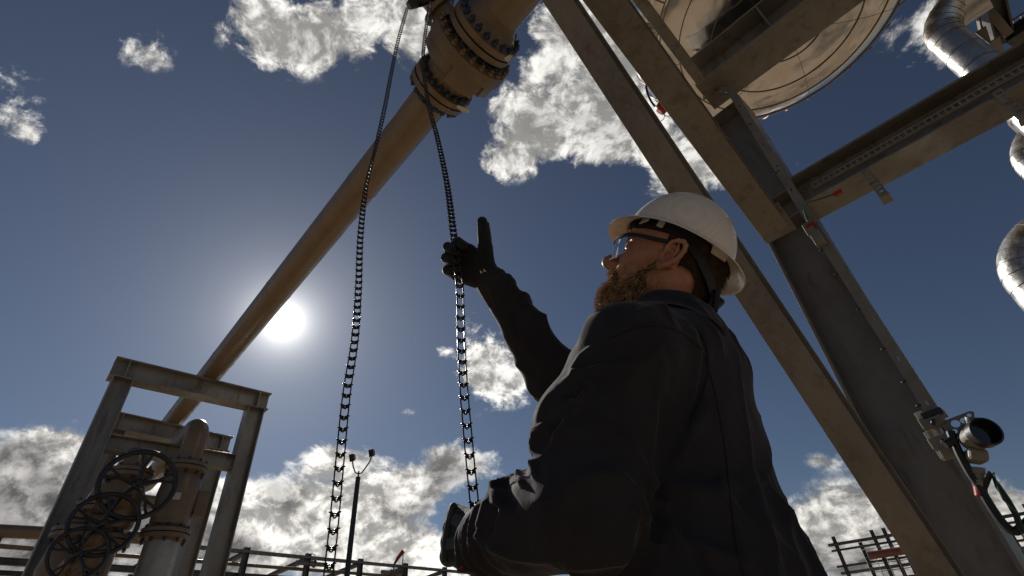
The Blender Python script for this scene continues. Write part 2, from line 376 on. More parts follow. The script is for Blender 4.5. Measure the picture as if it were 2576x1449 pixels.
# ---------------------------------------------------------------- overhead line and valve
ZP=4.92
pA,pB=Pz(1076,261,ZP),Pz(521,953,ZP); dP=nz(pA-pB)          # dP points toward the camera side
sP=lambda x,y: float((Pz(x,y,ZP)-pA).dot(dP))
t=empty('overhead_pipe',pB,'long tan pipe crossing the sky from the steel frame up to the big valve','pipe')
PF=pB-dP*4.6
MB().tube([PF,pA+dP*.06],.160,48).build('pipe_run',TAN,t)
for s_ in(-1.15,-3.3,-5.4): MB().lathe(pA+dP*s_,dP,[(-.006,.160),(-.002,.1635),(.002,.1635),(.006,.160)],48,caps=False).build('weld_bead',TAN,t)
arc=[PF+(-dP)*.35*math.sin(a)+(-Z)*.35*(1-math.cos(a)) for a in np.linspace(0,math.pi/2,10)]
MB().tube([PF]+arc[1:]+[arc[-1]-Z*3.9],.160,40).build('elbow',TAN,t)
sU=sP(1245,50)
MB().tube([pA+dP*(sU),pA+dP*(sU+4)],.165,48).build('pipe_run',TAN,t)
print('sU',sU,'flange',sP(1107,213),'body',sP(1135,180),sP(1200,105),'upfl',sP(1222,87))
vt=empty('ball_valve',pA+dP*.5,'large bolted tan valve near the top with blue studs round its flanges','valve')
L=lambda s: pA+dP*s
s1=sP(1107,213); s2=sP(1222,87)
prof_lo=[(s1-.10,.17),(s1-.095,.20),(s1-.060,.235),(s1-.055,.262),(s1-.008,.262)]
MB().lathe(pA,dP,prof_lo,64,caps=False).build('flange',TAN2,vt)
MB().lathe(pA,dP,[(s1-.012,.25),(s1+.012,.25)],48).build('gasket',BLACKP,vt)
MB().lathe(pA,dP,[(s1+.008,.262),(s1+.055,.262),(s1+.06,.235)],64,caps=True).build('flange',TAN2,vt)
sb0=s1+.20; sb1=s2-.115
Lb=sb1-sb0
MB().lathe(pA,dP,[(s1+.055,.20),(sb0,.215),(sb0+.012,.285),(sb0+.035,.315),(sb0+.08,.325),(sb0+Lb*.55,.315),(sb0+Lb*.56,.345),(sb1-.03,.345),(sb1-.01,.338),(sb1,.30),(sb1+.012,.24),(s2-.055,.22)],72).build('body',TAN2,vt)
u,wv_=perp(dP)
def radial(s,an,r): return pA+dP*s+(u*math.cos(an)+wv_*math.sin(an))*r
# cast pad on the underside
pd=MB(); cdir=nz(-Z*.9+nz(CAM-pA)*.1)
for s_,wd_ in ((sb0+.19,.10),(sb0+.30,.06)):
    pass
dn=nz(-Z-np.dot(-Z,dP)*dP); sd_=np.cross(dP,dn)
MB().box(pA+dP*(sb0+Lb*.42)+dn*.315,dP*.10,sd_*.13,dn*.012).build('cast_pad',TAN2,vt,.006)
MB().box(pA+dP*(sb0+Lb*.42)+nz(dn+sd_*.9)*.32,dP*.07,nz(sd_-dn*.9)*.06,nz(dn+sd_*.9)*.012).build('nameplate',GREYP,vt,.003)
MB().lathe(pA,dP,[(s2-.06,.235),(s2-.055,.285),(s2-.008,.285)],64).build('flange',TAN2,vt)
MB().lathe(pA,dP,[(s2-.012,.245),(s2+.012,.245)],48).build('gasket',BLACKP,vt)
MB().lathe(pA,dP,[(s2+.008,.285),(s2+.058,.285),(s2+.063,.262),(s2+.11,.215),(s2+.16,.178),(s2+.20,.166)],64,caps=False).build('flange',TAN2,vt)
def boltmesh(len_,r,m,name='stud'):
    b=MB(); b.tube([(0,0,-len_/2),(0,0,len_/2)],r*.5,10)
    for sg in(-1,1):
        b.lathe((0,0,sg*(len_/2-.030)-.012),(0,0,1),[(0,r),(.024,r)],6,smooth=False)
        b.tube([(0,0,sg*(len_/2-.001)),(0,0,sg*(len_/2+.0))],r*.3,6)
    o=b.build(name,m); return o
def ring_of(src,n,s,r,off=0,first=None):
    lst=[]
    for i in range(n):
        an=2*math.pi*(i+off)/n; rad=u*math.cos(an)+wv_*math.sin(an); p=pA+dP*s+rad*r-np.array(vt.location)
        M_=frame(p,rad,np.cross(dP,rad),dP)
        if i==0 and first: src.parent=vt; src.matrix_local=M_
        else: inst(src,vt,M_)
bs_=boltmesh(.225,.024,BLUE); ring_of(bs_,20,s1,.232,0,True)
bs2=boltmesh(.235,.026,BLUE); ring_of(bs2,20,s2,.256,.3,True)
bb=MB().lathe((0,0,0),(0,0,1),[(0,.022),(.026,.022)],6,smooth=False).lathe((0,0,.026),(0,0,1),[(0,.013),(.02,.013)],8).build('bolt',TAN2); ring_of(bb,22,sb1-.004,.318,0,True)
# neck, gear operator and chain wheel
nb=pA+dP*(s2-.16); nd=nz(-e2*.9+Z*.62)
MB().lathe(nb,nd,[(.22,.10),(.36,.10),(.365,.125),(.40,.125),(.405,.085),(.62,.085),(.63,.14),(.70,.14)],32).build('stem_housing',TAN2,vt)
MB().lathe(nb,nd,[(.364,.145),(.392,.145)],24).build('housing_flange',TAN2,vt)
MB().box(nb+nd*.78,e1*.10,np.cross(nd,e1)*.13,nd*.08).build('gearbox',TAN2,vt,.015)
tw=MB(); tp=Pd(1104,82,4.0)
tw.tube([pA+dP*(sb0+.3)+(-e2)*.30+Z*.05,tp],.022,12); tw.lathe(tp,nz(tp-(pA+dP*(sb0+.3))),[(-.02,.03),(.03,.03)],12); tw.build('drain_fitting',TAN2,vt)
MB().tube([tp,Pd(1092,60,3.9),Pd(1085,30,3.8),Pd(1082,5,3.7),Pd(1084,-20,3.6)],.004,6).build('tag_wire',CHAINM,vt)
yt=pA+dP*(s2-.12)+(-e2)*.27
MB().box(Pd(1143,66,4.02),nz(dP)*.022,u*.012,wv_*.012).build('yellow_tag',YEL,vt,.002)
pt=MB(); q=Pd(1268,148,3.62); pt.prism([q,q+dP*.05-Z*.02,q+dP*.06+e2*.035,q+e2*.04-Z*.01],Z*.003); pt.build('paper_tag',WHT,vt)
pt=MB(); q=pA+dP*s1+np.array([0,0,0]); q=Pd(1148,270,3.95); pt.prism([q,q+e2*.05-Z*.01,q+e2*.11+dP*.02,q+e2*.10+dP*.045,q+dP*.025],Z*.003); pt.build('paper_tag',WHT,vt)
# chain wheel of the operator
wc=Pd(1072,-16,3.0); cwt=empty('chain_wheel',wc,'black chain wheel guide at the top edge feeding both chain strands','chain wheel')
ax=nz(np.cross(Pd(1020,20,3.5)-Pd(1090,-22,3.5),Z))
MB().lathe(wc-ax*.03,ax,[(0,.09),(.012,.11),(.02,.09),(.04,.09),(.048,.11),(.06,.09)],36).build('sprocket',IRON,cwt)
gl=nz(Pd(1022,20,2.95)-wc)
MB().tube([wc+gl*.02,wc+gl*.10,wc+gl*.145],[.04,.036,.022],16).build('chain_guide',IRON,cwt)
MB().tube([wc,wc-gl*.1,nb+nd*.78],[.03,.03,.03],16).build('input_shaft',GREYP,cwt)
# ---------------------------------------------------------------- portal frames
def portal(pl,pr,zb,lab,low=None,posts=(1,1),r_=.05):
    pl=np.array([pl[0],pl[1],0]);pr=np.array([pr[0],pr[1],0]);d=nz(pr-pl)
    t=empty('portal_frame',(pl+pr)/2,lab,'steel frame','portal frames under the tan pipe')
    MB().ibeam(pl-d*.17+Z*zb,pr+d*.17+Z*zb,Z,.28,.24,.018,.012).build('top_beam',GALVL,t,.002)
    nn=np.cross(d,Z)
    for p in(pl,pr):
        MB().ibeam(p,p+Z*(zb-.14),d,.24,.25,.016,.012).build('post',GALVL,t,.002)
        for sg in(-1,1): MB().box(p+Z*zb+nn*sg*.06,d*.007,nn*.053,Z*.121).build('stiffener',GALVL,t)
        MB().box(p+Z*.012,d*.2,nn*.2,Z*.012).build('base_plate',GALVL,t)
    for z in low or []:
        MB().ibeam(pl+d*.125+Z*z,pr-d*.125+Z*z,Z,.20,.20,.014,.01).build('lower_beam',GALVL,t,.002)
    return t
ZB=ZP-.16-.14
P1L,P1R=Pz(317,935,ZB),Pz(645,1010,ZB); 
nP=np.cross(nz(P1R-P1L),Z)
zl1=Pp(425,1140,nP,P1L)[2]
portal(P1L,P1R,ZB,'nearer grey steel frame with the tan pipe lying over its top beam',[zl1])
P2L,P2R=Pz(300,1064,ZB),Pz(552,1117,ZB)
zl2=Pp(270,1252,nP,P2L)[2]
portal(P2L,P2R,ZB,'farther grey steel frame seen through the nearer frame',[zl2])
print('portals',P1L,P1R,P2L,P2R,zl1,zl2)
# ---------------------------------------------------------------- risers, valves and handwheels
INSU=mat('insulation_jacket',(.36,.34,.31),.42,.5,.5,.2,4,.4,14)
RX=np.array([-4.32,6.25,0]); ez=3.86
def flange_pair(t,c,ax,r0,r,zf,m=TAN2,n=10,th=.05):
    MB().lathe(c,ax,[(-th-.05,r0*1.05),(-th-.003,r*.9),(-th,r),(-.006,r)],40,caps=False).build('flange',m,t)
    MB().lathe(c,ax,[(-.009,r*.86),(.009,r*.86)],32).build('gasket',BLACKP,t)
    MB().lathe(c,ax,[(.006,r),(th,r),(th+.003,r*.9),(th+.05,r0*1.05)],40,caps=False).build('flange',m,t)
    u_,w_=perp(ax)
    for i in range(n):
        an=2*math.pi*i/n; rad=u_*math.cos(an)+w_*math.sin(an); p=c+rad*(r*.86)-np.array(t.location)
        if not hasattr(flange_pair,'src'):
            o=boltmesh(.20,.020,BLUE); flange_pair.src=o; o.parent=t; o.matrix_local=frame(p,rad,np.cross(ax,rad),ax)
        else: inst(flange_pair.src,t,frame(p,rad,np.cross(ax,rad),ax))
def riser(c,ez,r,lab,zf=(3.27,2.50),run=3.0,ins=True,top=True,box=True):
    t=empty('riser_pipe',c,lab,'pipe riser','risers beside the steel frames')
    if top:
        arc=[c+Z*(ez-.24)+(-e1)*.24*(1-math.cos(a))+Z*.24*math.sin(a) for a in np.linspace(0,math.pi/2,10)]
        MB().tube([c+Z*(zf[0]+.04)]+arc+[c+Z*ez-e1*run],r,36).build('bend_pipe',TAN,t)
    flange_pair(t,c+Z*zf[0],Z,r,r*1.75,0)
    flange_pair(t,c+Z*zf[1],Z,r,r*1.85,0)
    zm=(zf[0]+zf[1])/2; h=(zf[0]-zf[1])/2
    MB().lathe(c+Z*zm,Z,[(-h+.05,r*1.15),(-h+.10,r*1.45),(-.05,r*1.55),(.05,r*1.62),(h-.14,r*1.5),(h-.06,r*1.2)],40).build('valve_body',TAN2,t)
    if box: MB().box(c+Z*(zm-.02)+e2*.27,e1*.10,e2*.07,Z*.15).build('gear_box',TAN2,t,.01)
    MB().box(c+Z*zm+nz(-e2*.3+e1)*r*1.6,nz(e2+e1*.3)*.06,nz(-e2*.3+e1)*.004,Z*.04).build('nameplate',WHT,t)
    MB().tube([c,c+Z*(zf[1]-.06)],r*(1.32 if ins else 1),36).build('lower_pipe',INSU if ins else TAN,t)
    return t
riser(RX,ez,.138,'tan riser bending over in front of the frame, on a bright insulated pipe')
def gate(x,y,h,rw,back,lab,labv,zoff=.0,chain=False):
    c=Ph(x,y,h); t=empty('handwheel_valve',np.array([c[0],c[1],0])-e1*back,labv,'gate valve','handwheel valves on the left')
    ax=e1; u_,w_=e2,Z
    rim=[c+rw*(u_*math.cos(a)+w_*math.sin(a)) for a in np.linspace(0,2*math.pi,64,endpoint=False)]
    hw=MB().tube(rim,rw*.082,14,closed=True,up=ax).build('handwheel',IRON,t)
    hub=MB().lathe(c-ax*.10,ax,[(0,rw*.12),(.08,rw*.15),(.12,rw*.15),(.13,rw*.10),(.17,rw*.07)],24).build('hub',IRON,hw)
    for i in range(5):
        a=2*math.pi*(i/5)+.35; rd=u_*math.cos(a)+w_*math.sin(a); tg=-u_*math.sin(a)+w_*math.cos(a)
        # forked spoke: one leg from the hub that splits before the rim
        sp=MB(); m0=c-ax*.03+rd*rw*.10; m1=c-ax*.015+rd*rw*.58
        sp.tube([m0,m1],[rw*.085,rw*.06],10)
        for sg in(-1,1): sp.tube([m1-rd*.02,m1+rd*rw*.18+tg*sg*rw*.09,c+rd*rw*.97+tg*sg*rw*.14],[rw*.05,rw*.042,rw*.05],8)
        sp.build('spoke',IRON,hw)
    MB().tube([c-ax*back,c+ax*.04],.022,14).build('stem',CHAINM,t)
    MB().tube([c-ax*back,c-ax*(back*.42)],[.10,.06],20).build('bonnet',TAN2,t)
    cb_=c-ax*back; base=np.array([cb_[0],cb_[1],0]); zc_=cb_[2]
    MB().lathe(base+Z*(zc_-.26),Z,[(0,.19),(.04,.21),(.12,.22),(.26,.24),(.40,.22),(.48,.21),(.52,.19)],36).build('valve_body',TAN2,t)
    flange_pair(t,base+Z*(zc_-.38),Z,.13,.25,0)
    flange_pair(t,base+Z*(zc_+.36),Z,.13,.25,0,n=8)
    MB().tube([base,base+Z*(zc_-.42)],.14,32).build('lower_pipe',TAN,t)
    MB().tube([base+Z*(zc_+.42),base+Z*(zc_+.55),base+Z*(zc_+.62)-e1*.15,base+Z*(zc_+.64)-e1*1.2],.13,28).build('upper_pipe',TAN,t)
    if chain:
        cp=MB(); p=c+u_*(-rw*.45)+Z*rw*.9+ax*.03; n_=int((p[2]-.3)/.07)
        for i in range(n_):
            q_=p-Z*.07*i; s_=e1 if i%2 else e2
            lk=[q_+Z*.034*math.sin(a)*1.25+s_*.011*math.cos(a) for a in np.linspace(0,2*math.pi,8,endpoint=False)]
            cp.tube(lk,.004,4,closed=True)
        ct=cp.build('pull_chain',CHAINM,None); tag(ct,'thin chain hanging down in front of the middle handwheel','chain')
    return t
gate(348,1218,6.8,.345,1.0,'','largest black handwheel with its stem, in front of the tan risers')
gate(262,1318,6.75,.285,1.0,'','middle black handwheel overlapped by the largest one',chain=True)
gate(198,1393,6.7,.225,1.0,'','smallest black handwheel low at the left')
# ---------------------------------------------------------------- floodlight pole
lp=Ph(901,1200,20.); base=np.array([lp[0],lp[1],0])
t=empty('light_pole',base,'slim black floodlight pole standing behind the left chain strand','light pole')
MB().tube([base,lp],[.105,.085],20).build('pole',IRON,t)
MB().tube([lp,lp+Z*.22],.03,10).build('mast_top',IRON,t)
xr=nz(np.cross(lp,Z)); yk=-nz(np.array([lp[0],lp[1],0]))
for sx,hz,lb in((-1,.62,0),(1,.82,0)):
    o_=lp+xr*(.36 if sx>0 else -.22); 
    arm=[lp+Z*.12,lp+Z*.16+xr*sx*.12,o_+Z*(hz-.25)+xr*.0,o_+Z*hz+xr*.06*sx]
    fl=MB().tube(arm,.028,8).build('lamp_arm',GREYP,t)
    hd=MB(); fd=nz(yk*.7-Z*.35-xr*.6); u_,w_=nz(np.cross(fd,Z)),None; w_=np.cross(u_,fd); cc=o_+Z*(hz+.10)+xr*.06*sx
    hd.add([cc+fd*a+u_*b*s+w_*c_*s for a,s in((-.10,.55),(.07,1.)) for b,c_ in((-.11,-.14),(.11,-.14),(.11,.14),(-.11,.14))],
           [(0,1,2,3),(7,6,5,4),(0,4,5,1),(1,5,6,2),(2,6,7,3),(3,7,4,0)])
    h_=hd.build('floodlight',GREYP,t)
    MB().box(cc+fd*.073,u_*.095,w_*.12,fd*.003).build('lamp_glass',GLASSD,h_)
# ---------------------------------------------------------------- pipe racks
ZR=5.45
t=empty('pipe_rack',Pz(620,1385,ZR)*np.array([1,1,0]),'long low steel pipe rack along the bottom of the sky at the left','pipe rack')
r0,r1=Pz(620,1387,ZR),Pz(1020,1425,ZR); dR=nz((r1-r0)*np.array([1,1,0])); r0=np.array([r0[0],r0[1],0]); nR=np.array([-dR[1],dR[0],0]); nR=nR if nR[0]<0 else -nR
Lr=np.linalg.norm(r1[:2]-r0[:2])/3
print('rack',r0,dR,nR,Lr)
for i in range(-5,9):
    p=r0+dR*Lr*i
    MB().ibeam(p,p+Z*(ZR+.15),dR,.20,.20,.015,.012).build('post',GALVD,t)
    MB().ibeam(p+nR*3.2,p+nR*3.2+Z*(ZR-.55),dR,.20,.20,.015,.012).build('post',GALVD,t)
    MB().ibeam(p+Z*(ZR-.05),p+nR*3.2+Z*(ZR-.35),Z,.18,.15,.015,.012).build('cross_beam',GALV,t)
    MB().ibeam(p+Z*(ZR-1.7),p+nR*3.2+Z*(ZR-1.7),Z,.18,.15,.015,.012).build('cross_beam',GALV,t)
pL,pR=r0-dR*Lr*5,r0+dR*Lr*8
def along(off,z,r,name,m,a=pL,b=pR,sq=False):
    if sq: MB().ibeam(a+nR*off+Z*z,b+nR*off+Z*z,Z,r*2,r*1.6,.02,.02).build(name,m,t)
    else: MB().tube([a+nR*off+Z*z,b+nR*off+Z*z],r,12).build(name,m,t)
tm=MB()
for sg in(0,.28): tm.box((pL+pR)/2+nR*(-.15+sg)+Z*(ZR-.02),(pR-pL)/2,nR*.006,Z*.05)
nn_=int(np.linalg.norm(pR-pL)/.30)
for i in range(nn_): tm.box(pL+dR*(.3*i+.15)+nR*(-.01)+Z*(ZR-.05),dR*.035,nR*.14,Z*.012)
tm.build('cable_ladder',GALV,t)
along(.5,ZR-.40,.07,'pipe',TAN); along(.2,ZR-.85,.10,'long_beam',GALVD,sq=True); along(3.2,ZR-.75,.10,'long_beam',GALVD,sq=True)
along(1.2,ZR-1.15,.06,'pipe',GALV); along(2.0,ZR-1.5,.10,'pipe',TAN); along(.2,ZR-1.75,.09,'long_beam',GALVD,sq=True); along(2.6,ZR-.95,.045,'pipe',GALV)
lp0=Pz(-60,1333,4.9); lp1=lp0+nz((Pz(330,1351,4.9)-lp0))*5.2
tt=empty('yard_pipe',lp0,'tan pipe running level behind the left leg of the nearer frame','pipe')
MB().tube([lp0-nz(lp1-lp0)*4,lp1],.17,24).build('pipe_run',TAN,tt)
for f in(.1,.55,.95):
    q_=lp0+(lp1-lp0)*f; MB().ibeam(np.array([q_[0],q_[1],0]),q_-Z*.18,e1,.18,.18).build('support_post',GALVD,tt)
# small valves and pipework standing on the rack
for i,(x,y,lab) in enumerate(((785,1412,'small pale valve assembly perched on the rack left of the left chain strand'),(990,1436,'small valve assembly on the rack right of the light pole'))):
    c=Pz(x*.92 if 0 else x,y,ZR-.25); c=c+nz([c[0],c[1],0])*.6
    v_=empty('rack_valve',c,lab,'valve','small valves on the rack')
    MB().tube([c-dR*.75,c+dR*.75],.09,16).build('pipe_piece',GREYP,v_)
    MB().lathe(c-dR*.16,dR,[(0,.15),(.05,.15),(.055,.11),(.26,.11),(.265,.15),(.32,.15)],20).build('valve_body',GREYP,v_)
    MB().tube([c,c+Z*.3],.03,10).build('stem',GREYP,v_)
    MB().tube([c+Z*.3+.14*(dR*math.cos(a)+nR*math.sin(a)*.6+Z*math.sin(a)*.8) for a in np.linspace(0,2*math.pi,20,endpoint=False)],.014,6,closed=True).build('handwheel',GREYP,v_)
# wind sock
wp=Ph(1012,1432,34.); wt=empty('windsock',np.array([wp[0],wp[1],0]),'small red windsock on a thin mast above the rack','windsock')
wtop=Ph(1014,1386,34.); wtop=np.array([wp[0],wp[1],wtop[2]])
MB().tube([np.array([wp[0],wp[1],0]),wtop],.03,8).build('mast',GALVD,wt)
xl=nz(np.cross(Z,wp)); MB().tube([wtop,wtop+xl*.28-Z*.35,wtop+xl*.5-Z*.72],[.13,.10,.06],12,caps=False).build('sock',REDP,wt)
# right-hand rack
def rz(x,y,h): return Ph(x,y,h)
a_,b_=Ph(2095,1372,32),Ph(2600,1286,32); zt=(a_[2]+b_[2])/2; a_[2]=b_[2]=0; dQ=nz(b_-a_); nQ=np.array([-dQ[1],dQ[0],0]); nQ=nQ if nQ[1]>0 else -nQ
t=empty('pipe_rack',a_,'grey rack of stacked pipes low at the right behind the braces','pipe rack')
Lq=np.linalg.norm(b_-a_)
for z,r,m,o_ in((0,.07,GALVD,0),(-.22,.05,GALVD,.4),(-.95,.05,GALVD,0),(-1.2,.07,GALV,.5),(-1.75,.17,TAN,1.),(-2.15,.06,GALVD,0),(-2.75,.08,GALV,.6),(-3.3,.07,GALVD,0)):
    MB().tube([a_-dQ*.2+nQ*o_+Z*(zt+z),b_+dQ*8+nQ*o_+Z*(zt+z)],r,12).build('pipe',m,t)
for f in(0.02,.235,.30,.52,.76,.98):
    for o_ in(0,1.6): 
        p=a_+dQ*Lq*f+nQ*o_+dQ*(.9 if o_ else 0); MB().ibeam(p,p+Z*(zt+.35-.25*(o_>0)),dQ,.16,.16,.012,.012).build('post',GALVD,t)
    MB().ibeam(a_+dQ*Lq*f+Z*(zt-1.9),a_+dQ*Lq*f+nQ*1.6+Z*(zt-1.9),Z,.2,.15).build('cross_beam',GALVD,t)
c=Ph(2215,1400,30); 
sc_=empty('scaffold_cage',np.array([c[0],c[1],0]),'fine wire scaffold with red pipe between the right rack posts','scaffold')
MB().tube([Ph(2185,1398,30),Ph(2185,1398,30)+dQ*4.5],.16,16).build('red_pipe',mat('rusty_red_pipe',(.22,.08,.05),.6),sc_)
cg=MB()
for i in range(9): cg.tube([c+dQ*(i*.4-.6)-Z*1.8,c+dQ*(i*.4-.6)+Z*.35],.014,5)
for j in range(7): cg.tube([c-dQ*.6+Z*(.35-j*.3),c+dQ*3.+Z*(.35-j*.3)],.014,5)
cg.build('wire_mesh',GALVD,sc_)
# ---------------------------------------------------------------- tank
TC=np.array([3.0,2.62,0]); TR=1.48; TZ=6.52
t=empty('insulated_tank',TC+Z*6,'big polished aluminium tank with a domed bottom at the top of the view','tank')
prof=[]
hd_=.60
for i in range(22):
    a=math.pi/2*i/21; prof.append((TZ-.0-hd_*math.cos(a),max(.002,TR*math.sin(a)**1.0)))
prof+= [(TZ+.3,TR),(TZ+1.2,TR),(TZ+2.4,TR),(TZ+5,TR)]
MB().lathe(np.array([TC[0],TC[1],0]),Z,prof,128,caps=False).build('shell',ALU,t,sharp=60)
def rprof(r): return TZ-hd_*math.sqrt(max(0,1-(r/TR)**2))
def ringr(r,z,th,name): 
    MB().tube([TC+Z*(z)+r*np.array([math.cos(a),math.sin(a),0]) for a in np.linspace(0,2*math.pi,96,endpoint=False)],th,6,closed=True).build(name,WIRE,t)
for r in(.36,.74,1.04,1.22,1.25): ringr(r,rprof(r)-.003,.0065,'band')
for z in(.10,.75,1.6): ringr(TR+.003,TZ+z,.004,'band')
gm=MB()
for i in range(34):
    a=2*math.pi*i/34; e=np.array([math.cos(a),math.sin(a),0])
    pth=[TC+e*rr+Z*(rprof(rr)-.005) for rr in np.linspace(1.25,TR-.004,6)]+[TC+e*(TR+.006)+Z*(TZ+z) for z in(0.04,.10)]
    gm.tube(pth,.0085,5)
    if i%5==0: gm.tube([TC+e*rr+Z*(rprof(rr)-.002) for rr in np.linspace(.05,1.25,16)],.0018,4)
gm.build('meridian_clips',WIRE,t)
# ---------------------------------------------------------------- insulated pipes at the right
def ins_pipe(corner,r,lab,a=1.8,b=3.,rb=.42,da=e1,db=e2,nb=8):
    t=empty('insulated_pipe',corner,lab,'insulated pipe','shiny insulated pipes at the right')
    arc=[corner+da*rb*(1-math.sin(x))+db*rb*(1-math.cos(x)) for x in np.linspace(0,math.pi/2,18)]
    path=[corner+da*a]+arc[0:]+[corner+db*b]
    MB().tube(path,r,48,up=Z).build('jacket',ALUP,t,sharp=80)
    def band(p,d):
        u_,w_=perp(d); return [p+(r+.001)*(u_*math.cos(x)+w_*math.sin(x)) for x in np.linspace(0,2*math.pi,40,endpoint=False)]
    for k_ in range(6): 
        x=math.pi/2*(k_+.5)/6; p=corner+da*rb*(1-math.sin(x))+db*rb*(1-math.cos(x)); MB().tube(band(p,-da*math.cos(x)+db*math.sin(x)),.002,5,closed=True).build('band',GALVD,t)
    for k_ in range(int((b-rb-.05)/.19)+1): MB().tube(band(corner+db*(rb+.05+k_*.19),db),.002,5,closed=True).build('band',GALVD,t)
    for k_ in range(4): MB().tube(band(corner+da*(rb+.1+k_*.3),da),.002,5,closed=True).build('band',GALVD,t)
    return t
ins_pipe(Pd(2336,58,4.2),.125,'bright insulated pipe elbow at the top right above the cross beam',rb=.27,b=2.2,db=-Z)
ins_pipe(Pd(2552,362,4.3),.125,'insulated pipe elbow at the right edge just below the cross beam',rb=.27,b=2.2,db=-Z)
ins_pipe(Pd(2540,628,3.6),.165,'largest insulated pipe elbow at the right edge lower down',rb=.27,b=1.6,db=-Z)
# platform corner at the top right
pc=Pd(2490,60,4.9); t=empty('access_platform',pc,'corner of a grated steel platform at the top right','platform')
MB().chan(Pd(2470,95,4.6),Pd(2470,95,4.6)+e2*1.6,Z,.20,.08).build('toe_beam',GREYP,t)
MB().ibeam(Pd(2480,-60,4.3),Pd(2522,112,4.9),e1,.15,.15).build('post',GALVD,t)
MB().ibeam(Pd(2448,-60,4.5),Pd(2478,92,4.9),e1,.06,.06).build('post',GREYP,t)
MB().ibeam(Pd(2430,-40,4.5),Pd(2535,85,4.7),Z,.07,.07).build('rail',GREYP,t)
MB().ibeam(Pd(2532,100,4.8),Pd(2700,-10,4.4),Z,.14,.12).build('edge_beam',GALVD,t)
gr=MB(); g0=Pd(2548,50,4.9)
for i in range(16): gr.box(g0+e1*(.06*i)+e2*.5,e1*.003,e2*.5,Z*.016)
for i in range(9): gr.box(g0+e1*.48+e2*(.12*i),e1*.5,e2*.003,Z*.008)
gr.build('grating',GALVD,t)
MB().tube([Pd(2388,38,4.15),Pd(2470,-18,4.0)],.15,32).build('stub_jacket',ALUP,t)
MB().box(Pd(2400,5,4.4),e1*.09,e2*.02,Z*.01).build('bracket_tab',mat('primer_tab',(.25,.09,.04),.6),t)
# ---------------------------------------------------------------- transmitter on the column
def plate(outline,holes,o,x,y,th,name,m,parent):
    cu=bpy.data.curves.new(name,'CURVE'); cu.dimensions='2D'; cu.fill_mode='BOTH'; cu.extrude=th/2
    for pts in [outline]+[[(hx+hr*math.cos(a),hy+hr*math.sin(a)) for a in np.linspace(0,2*math.pi,20,endpoint=False)] for hx,hy,hr in holes]:
        s=cu.splines.new('POLY'); s.points.add(len(pts)-1); s.use_cyclic_u=True
        for i,(px,py) in enumerate(pts): s.points[i].co=(px,py,0,1)
    tmp=bpy.data.objects.new('tmp',cu); COL.objects.link(tmp); dg=bpy.context.evaluated_depsgraph_get(); dg.update()
    me=bpy.data.meshes.new_from_object(tmp.evaluated_get(dg)); bpy.data.objects.remove(tmp)
    x=nz(x); z=nz(np.cross(x,y)); y=np.cross(z,x); L=wloc(parent)
    me.transform(frame(np.array(o)-np.array(L),x,y,z)); me.materials.clear(); me.materials.append(m); me.name=name
    ob=bpy.data.objects.new(name,me); COL.objects.link(ob); ob.parent=parent; return ob
PT=lambda x,y,o=.45: Pp(x,y,e2,BX-e2*o)
o_=PT(2372,1062); xv=nz(PT(2445,1036)-o_); yv=Z
zv=nz(np.cross(xv,yv)); yv=np.cross(zv,xv)
def loc(x,y): p=PT(x,y)-o_; return (float(p.dot(xv)),float(p.dot(yv)))
t=empty('pressure_transmitter',PT(2465,1090),'round grey instrument housing bolted on a bracket beside the column','transmitter')
plate([loc(*p) for p in((2372,1062),(2380,1057),(2440,1034),(2450,1036),(2452,1050),(2446,1078),(2434,1086),(2415,1092),(2408,1100),(2396,1106),(2386,1094),(2378,1078))],
      [(*loc(2404,1066),.020),(*loc(2424,1058),.015),(*loc(2402,1085),.012),(*loc(2438,1045),.010)],o_,xv,yv,.006,'mounting_plate',GREYP,t)
for (x,y) in((2347,1062),(2372,1112)):
    MB().box(PT(x,y,.43),xv*.055,e2*.04,yv*.032).build('clamp',GREYP,t,.008); MB().box(PT(x-14,y+8,.41),xv*.02,e2*.03,yv*.075).build('clamp_plate',WHT,t,.002)
    MB().tube([PT(x,y-8,.5),PT(x,y+8,.5)],.010,8).build('bolt',IRON,t)
MB().box(PT(2392,1136,.43),xv*.045,e2*.04,yv*.03).build('clamp',GREYP,t,.01)
MB().box(PT(2350,1045,.42),xv*.05,e2*.05,yv*.02).build('clamp',IRON,t,.004)
fc=PT(2476,1088,.55); bk=PT(2440,1100,.42); ax=nz(nz(CAM-fc)*.75+nz([.6,-.5,.25])*.5)
MB().lathe(fc,ax,[(-.14,.038),(-.125,.054),(-.10,.060),(-.03,.060),(-.028,.069),(.02,.069),(.022,.061),(-.03,.057),(-.031,.002)],40).build('housing',GREYP,t)
MB().lathe(fc,ax,[(-.029,.062),(-.028,.0695),(.0205,.0695),(.0225,.061),(-.0295,.0565)],40,caps=False).build('bezel',IRON,t)
MB().lathe(fc,ax,[(-.030,.056),(-.027,.056)],32).build('dial_glass',GLASSD,t)
dn_=nz(PT(2447,1150,.5)-PT(2440,1100,.5))
hc=fc-ax*.10
MB().box(hc+dn_*.085,np.cross(ax,dn_)*.042,ax*.042,dn_*.030).build('sensor_block',GREYP,t,.015)
MB().lathe(hc+dn_*.14,dn_,[(0,.03),(.03,.03),(.032,.024),(.06,.024),(.062,.030),(.085,.030)],16).build('cable_gland',GREYP,t)
MB().lathe(hc+dn_*.225,dn_,[(0,.028),(.05,.026),(.055,.018)],16).build('red_gland',REDP,t)
MB().tube([hc-np.cross(ax,dn_)*.09+dn_*.02,hc-np.cross(ax,dn_)*.13+dn_*.05],.022,12).build('side_plug',IRON,t)
MB().tube([PT(2445,1050,.5),hc],.03,12).build('arm',GREYP,t)
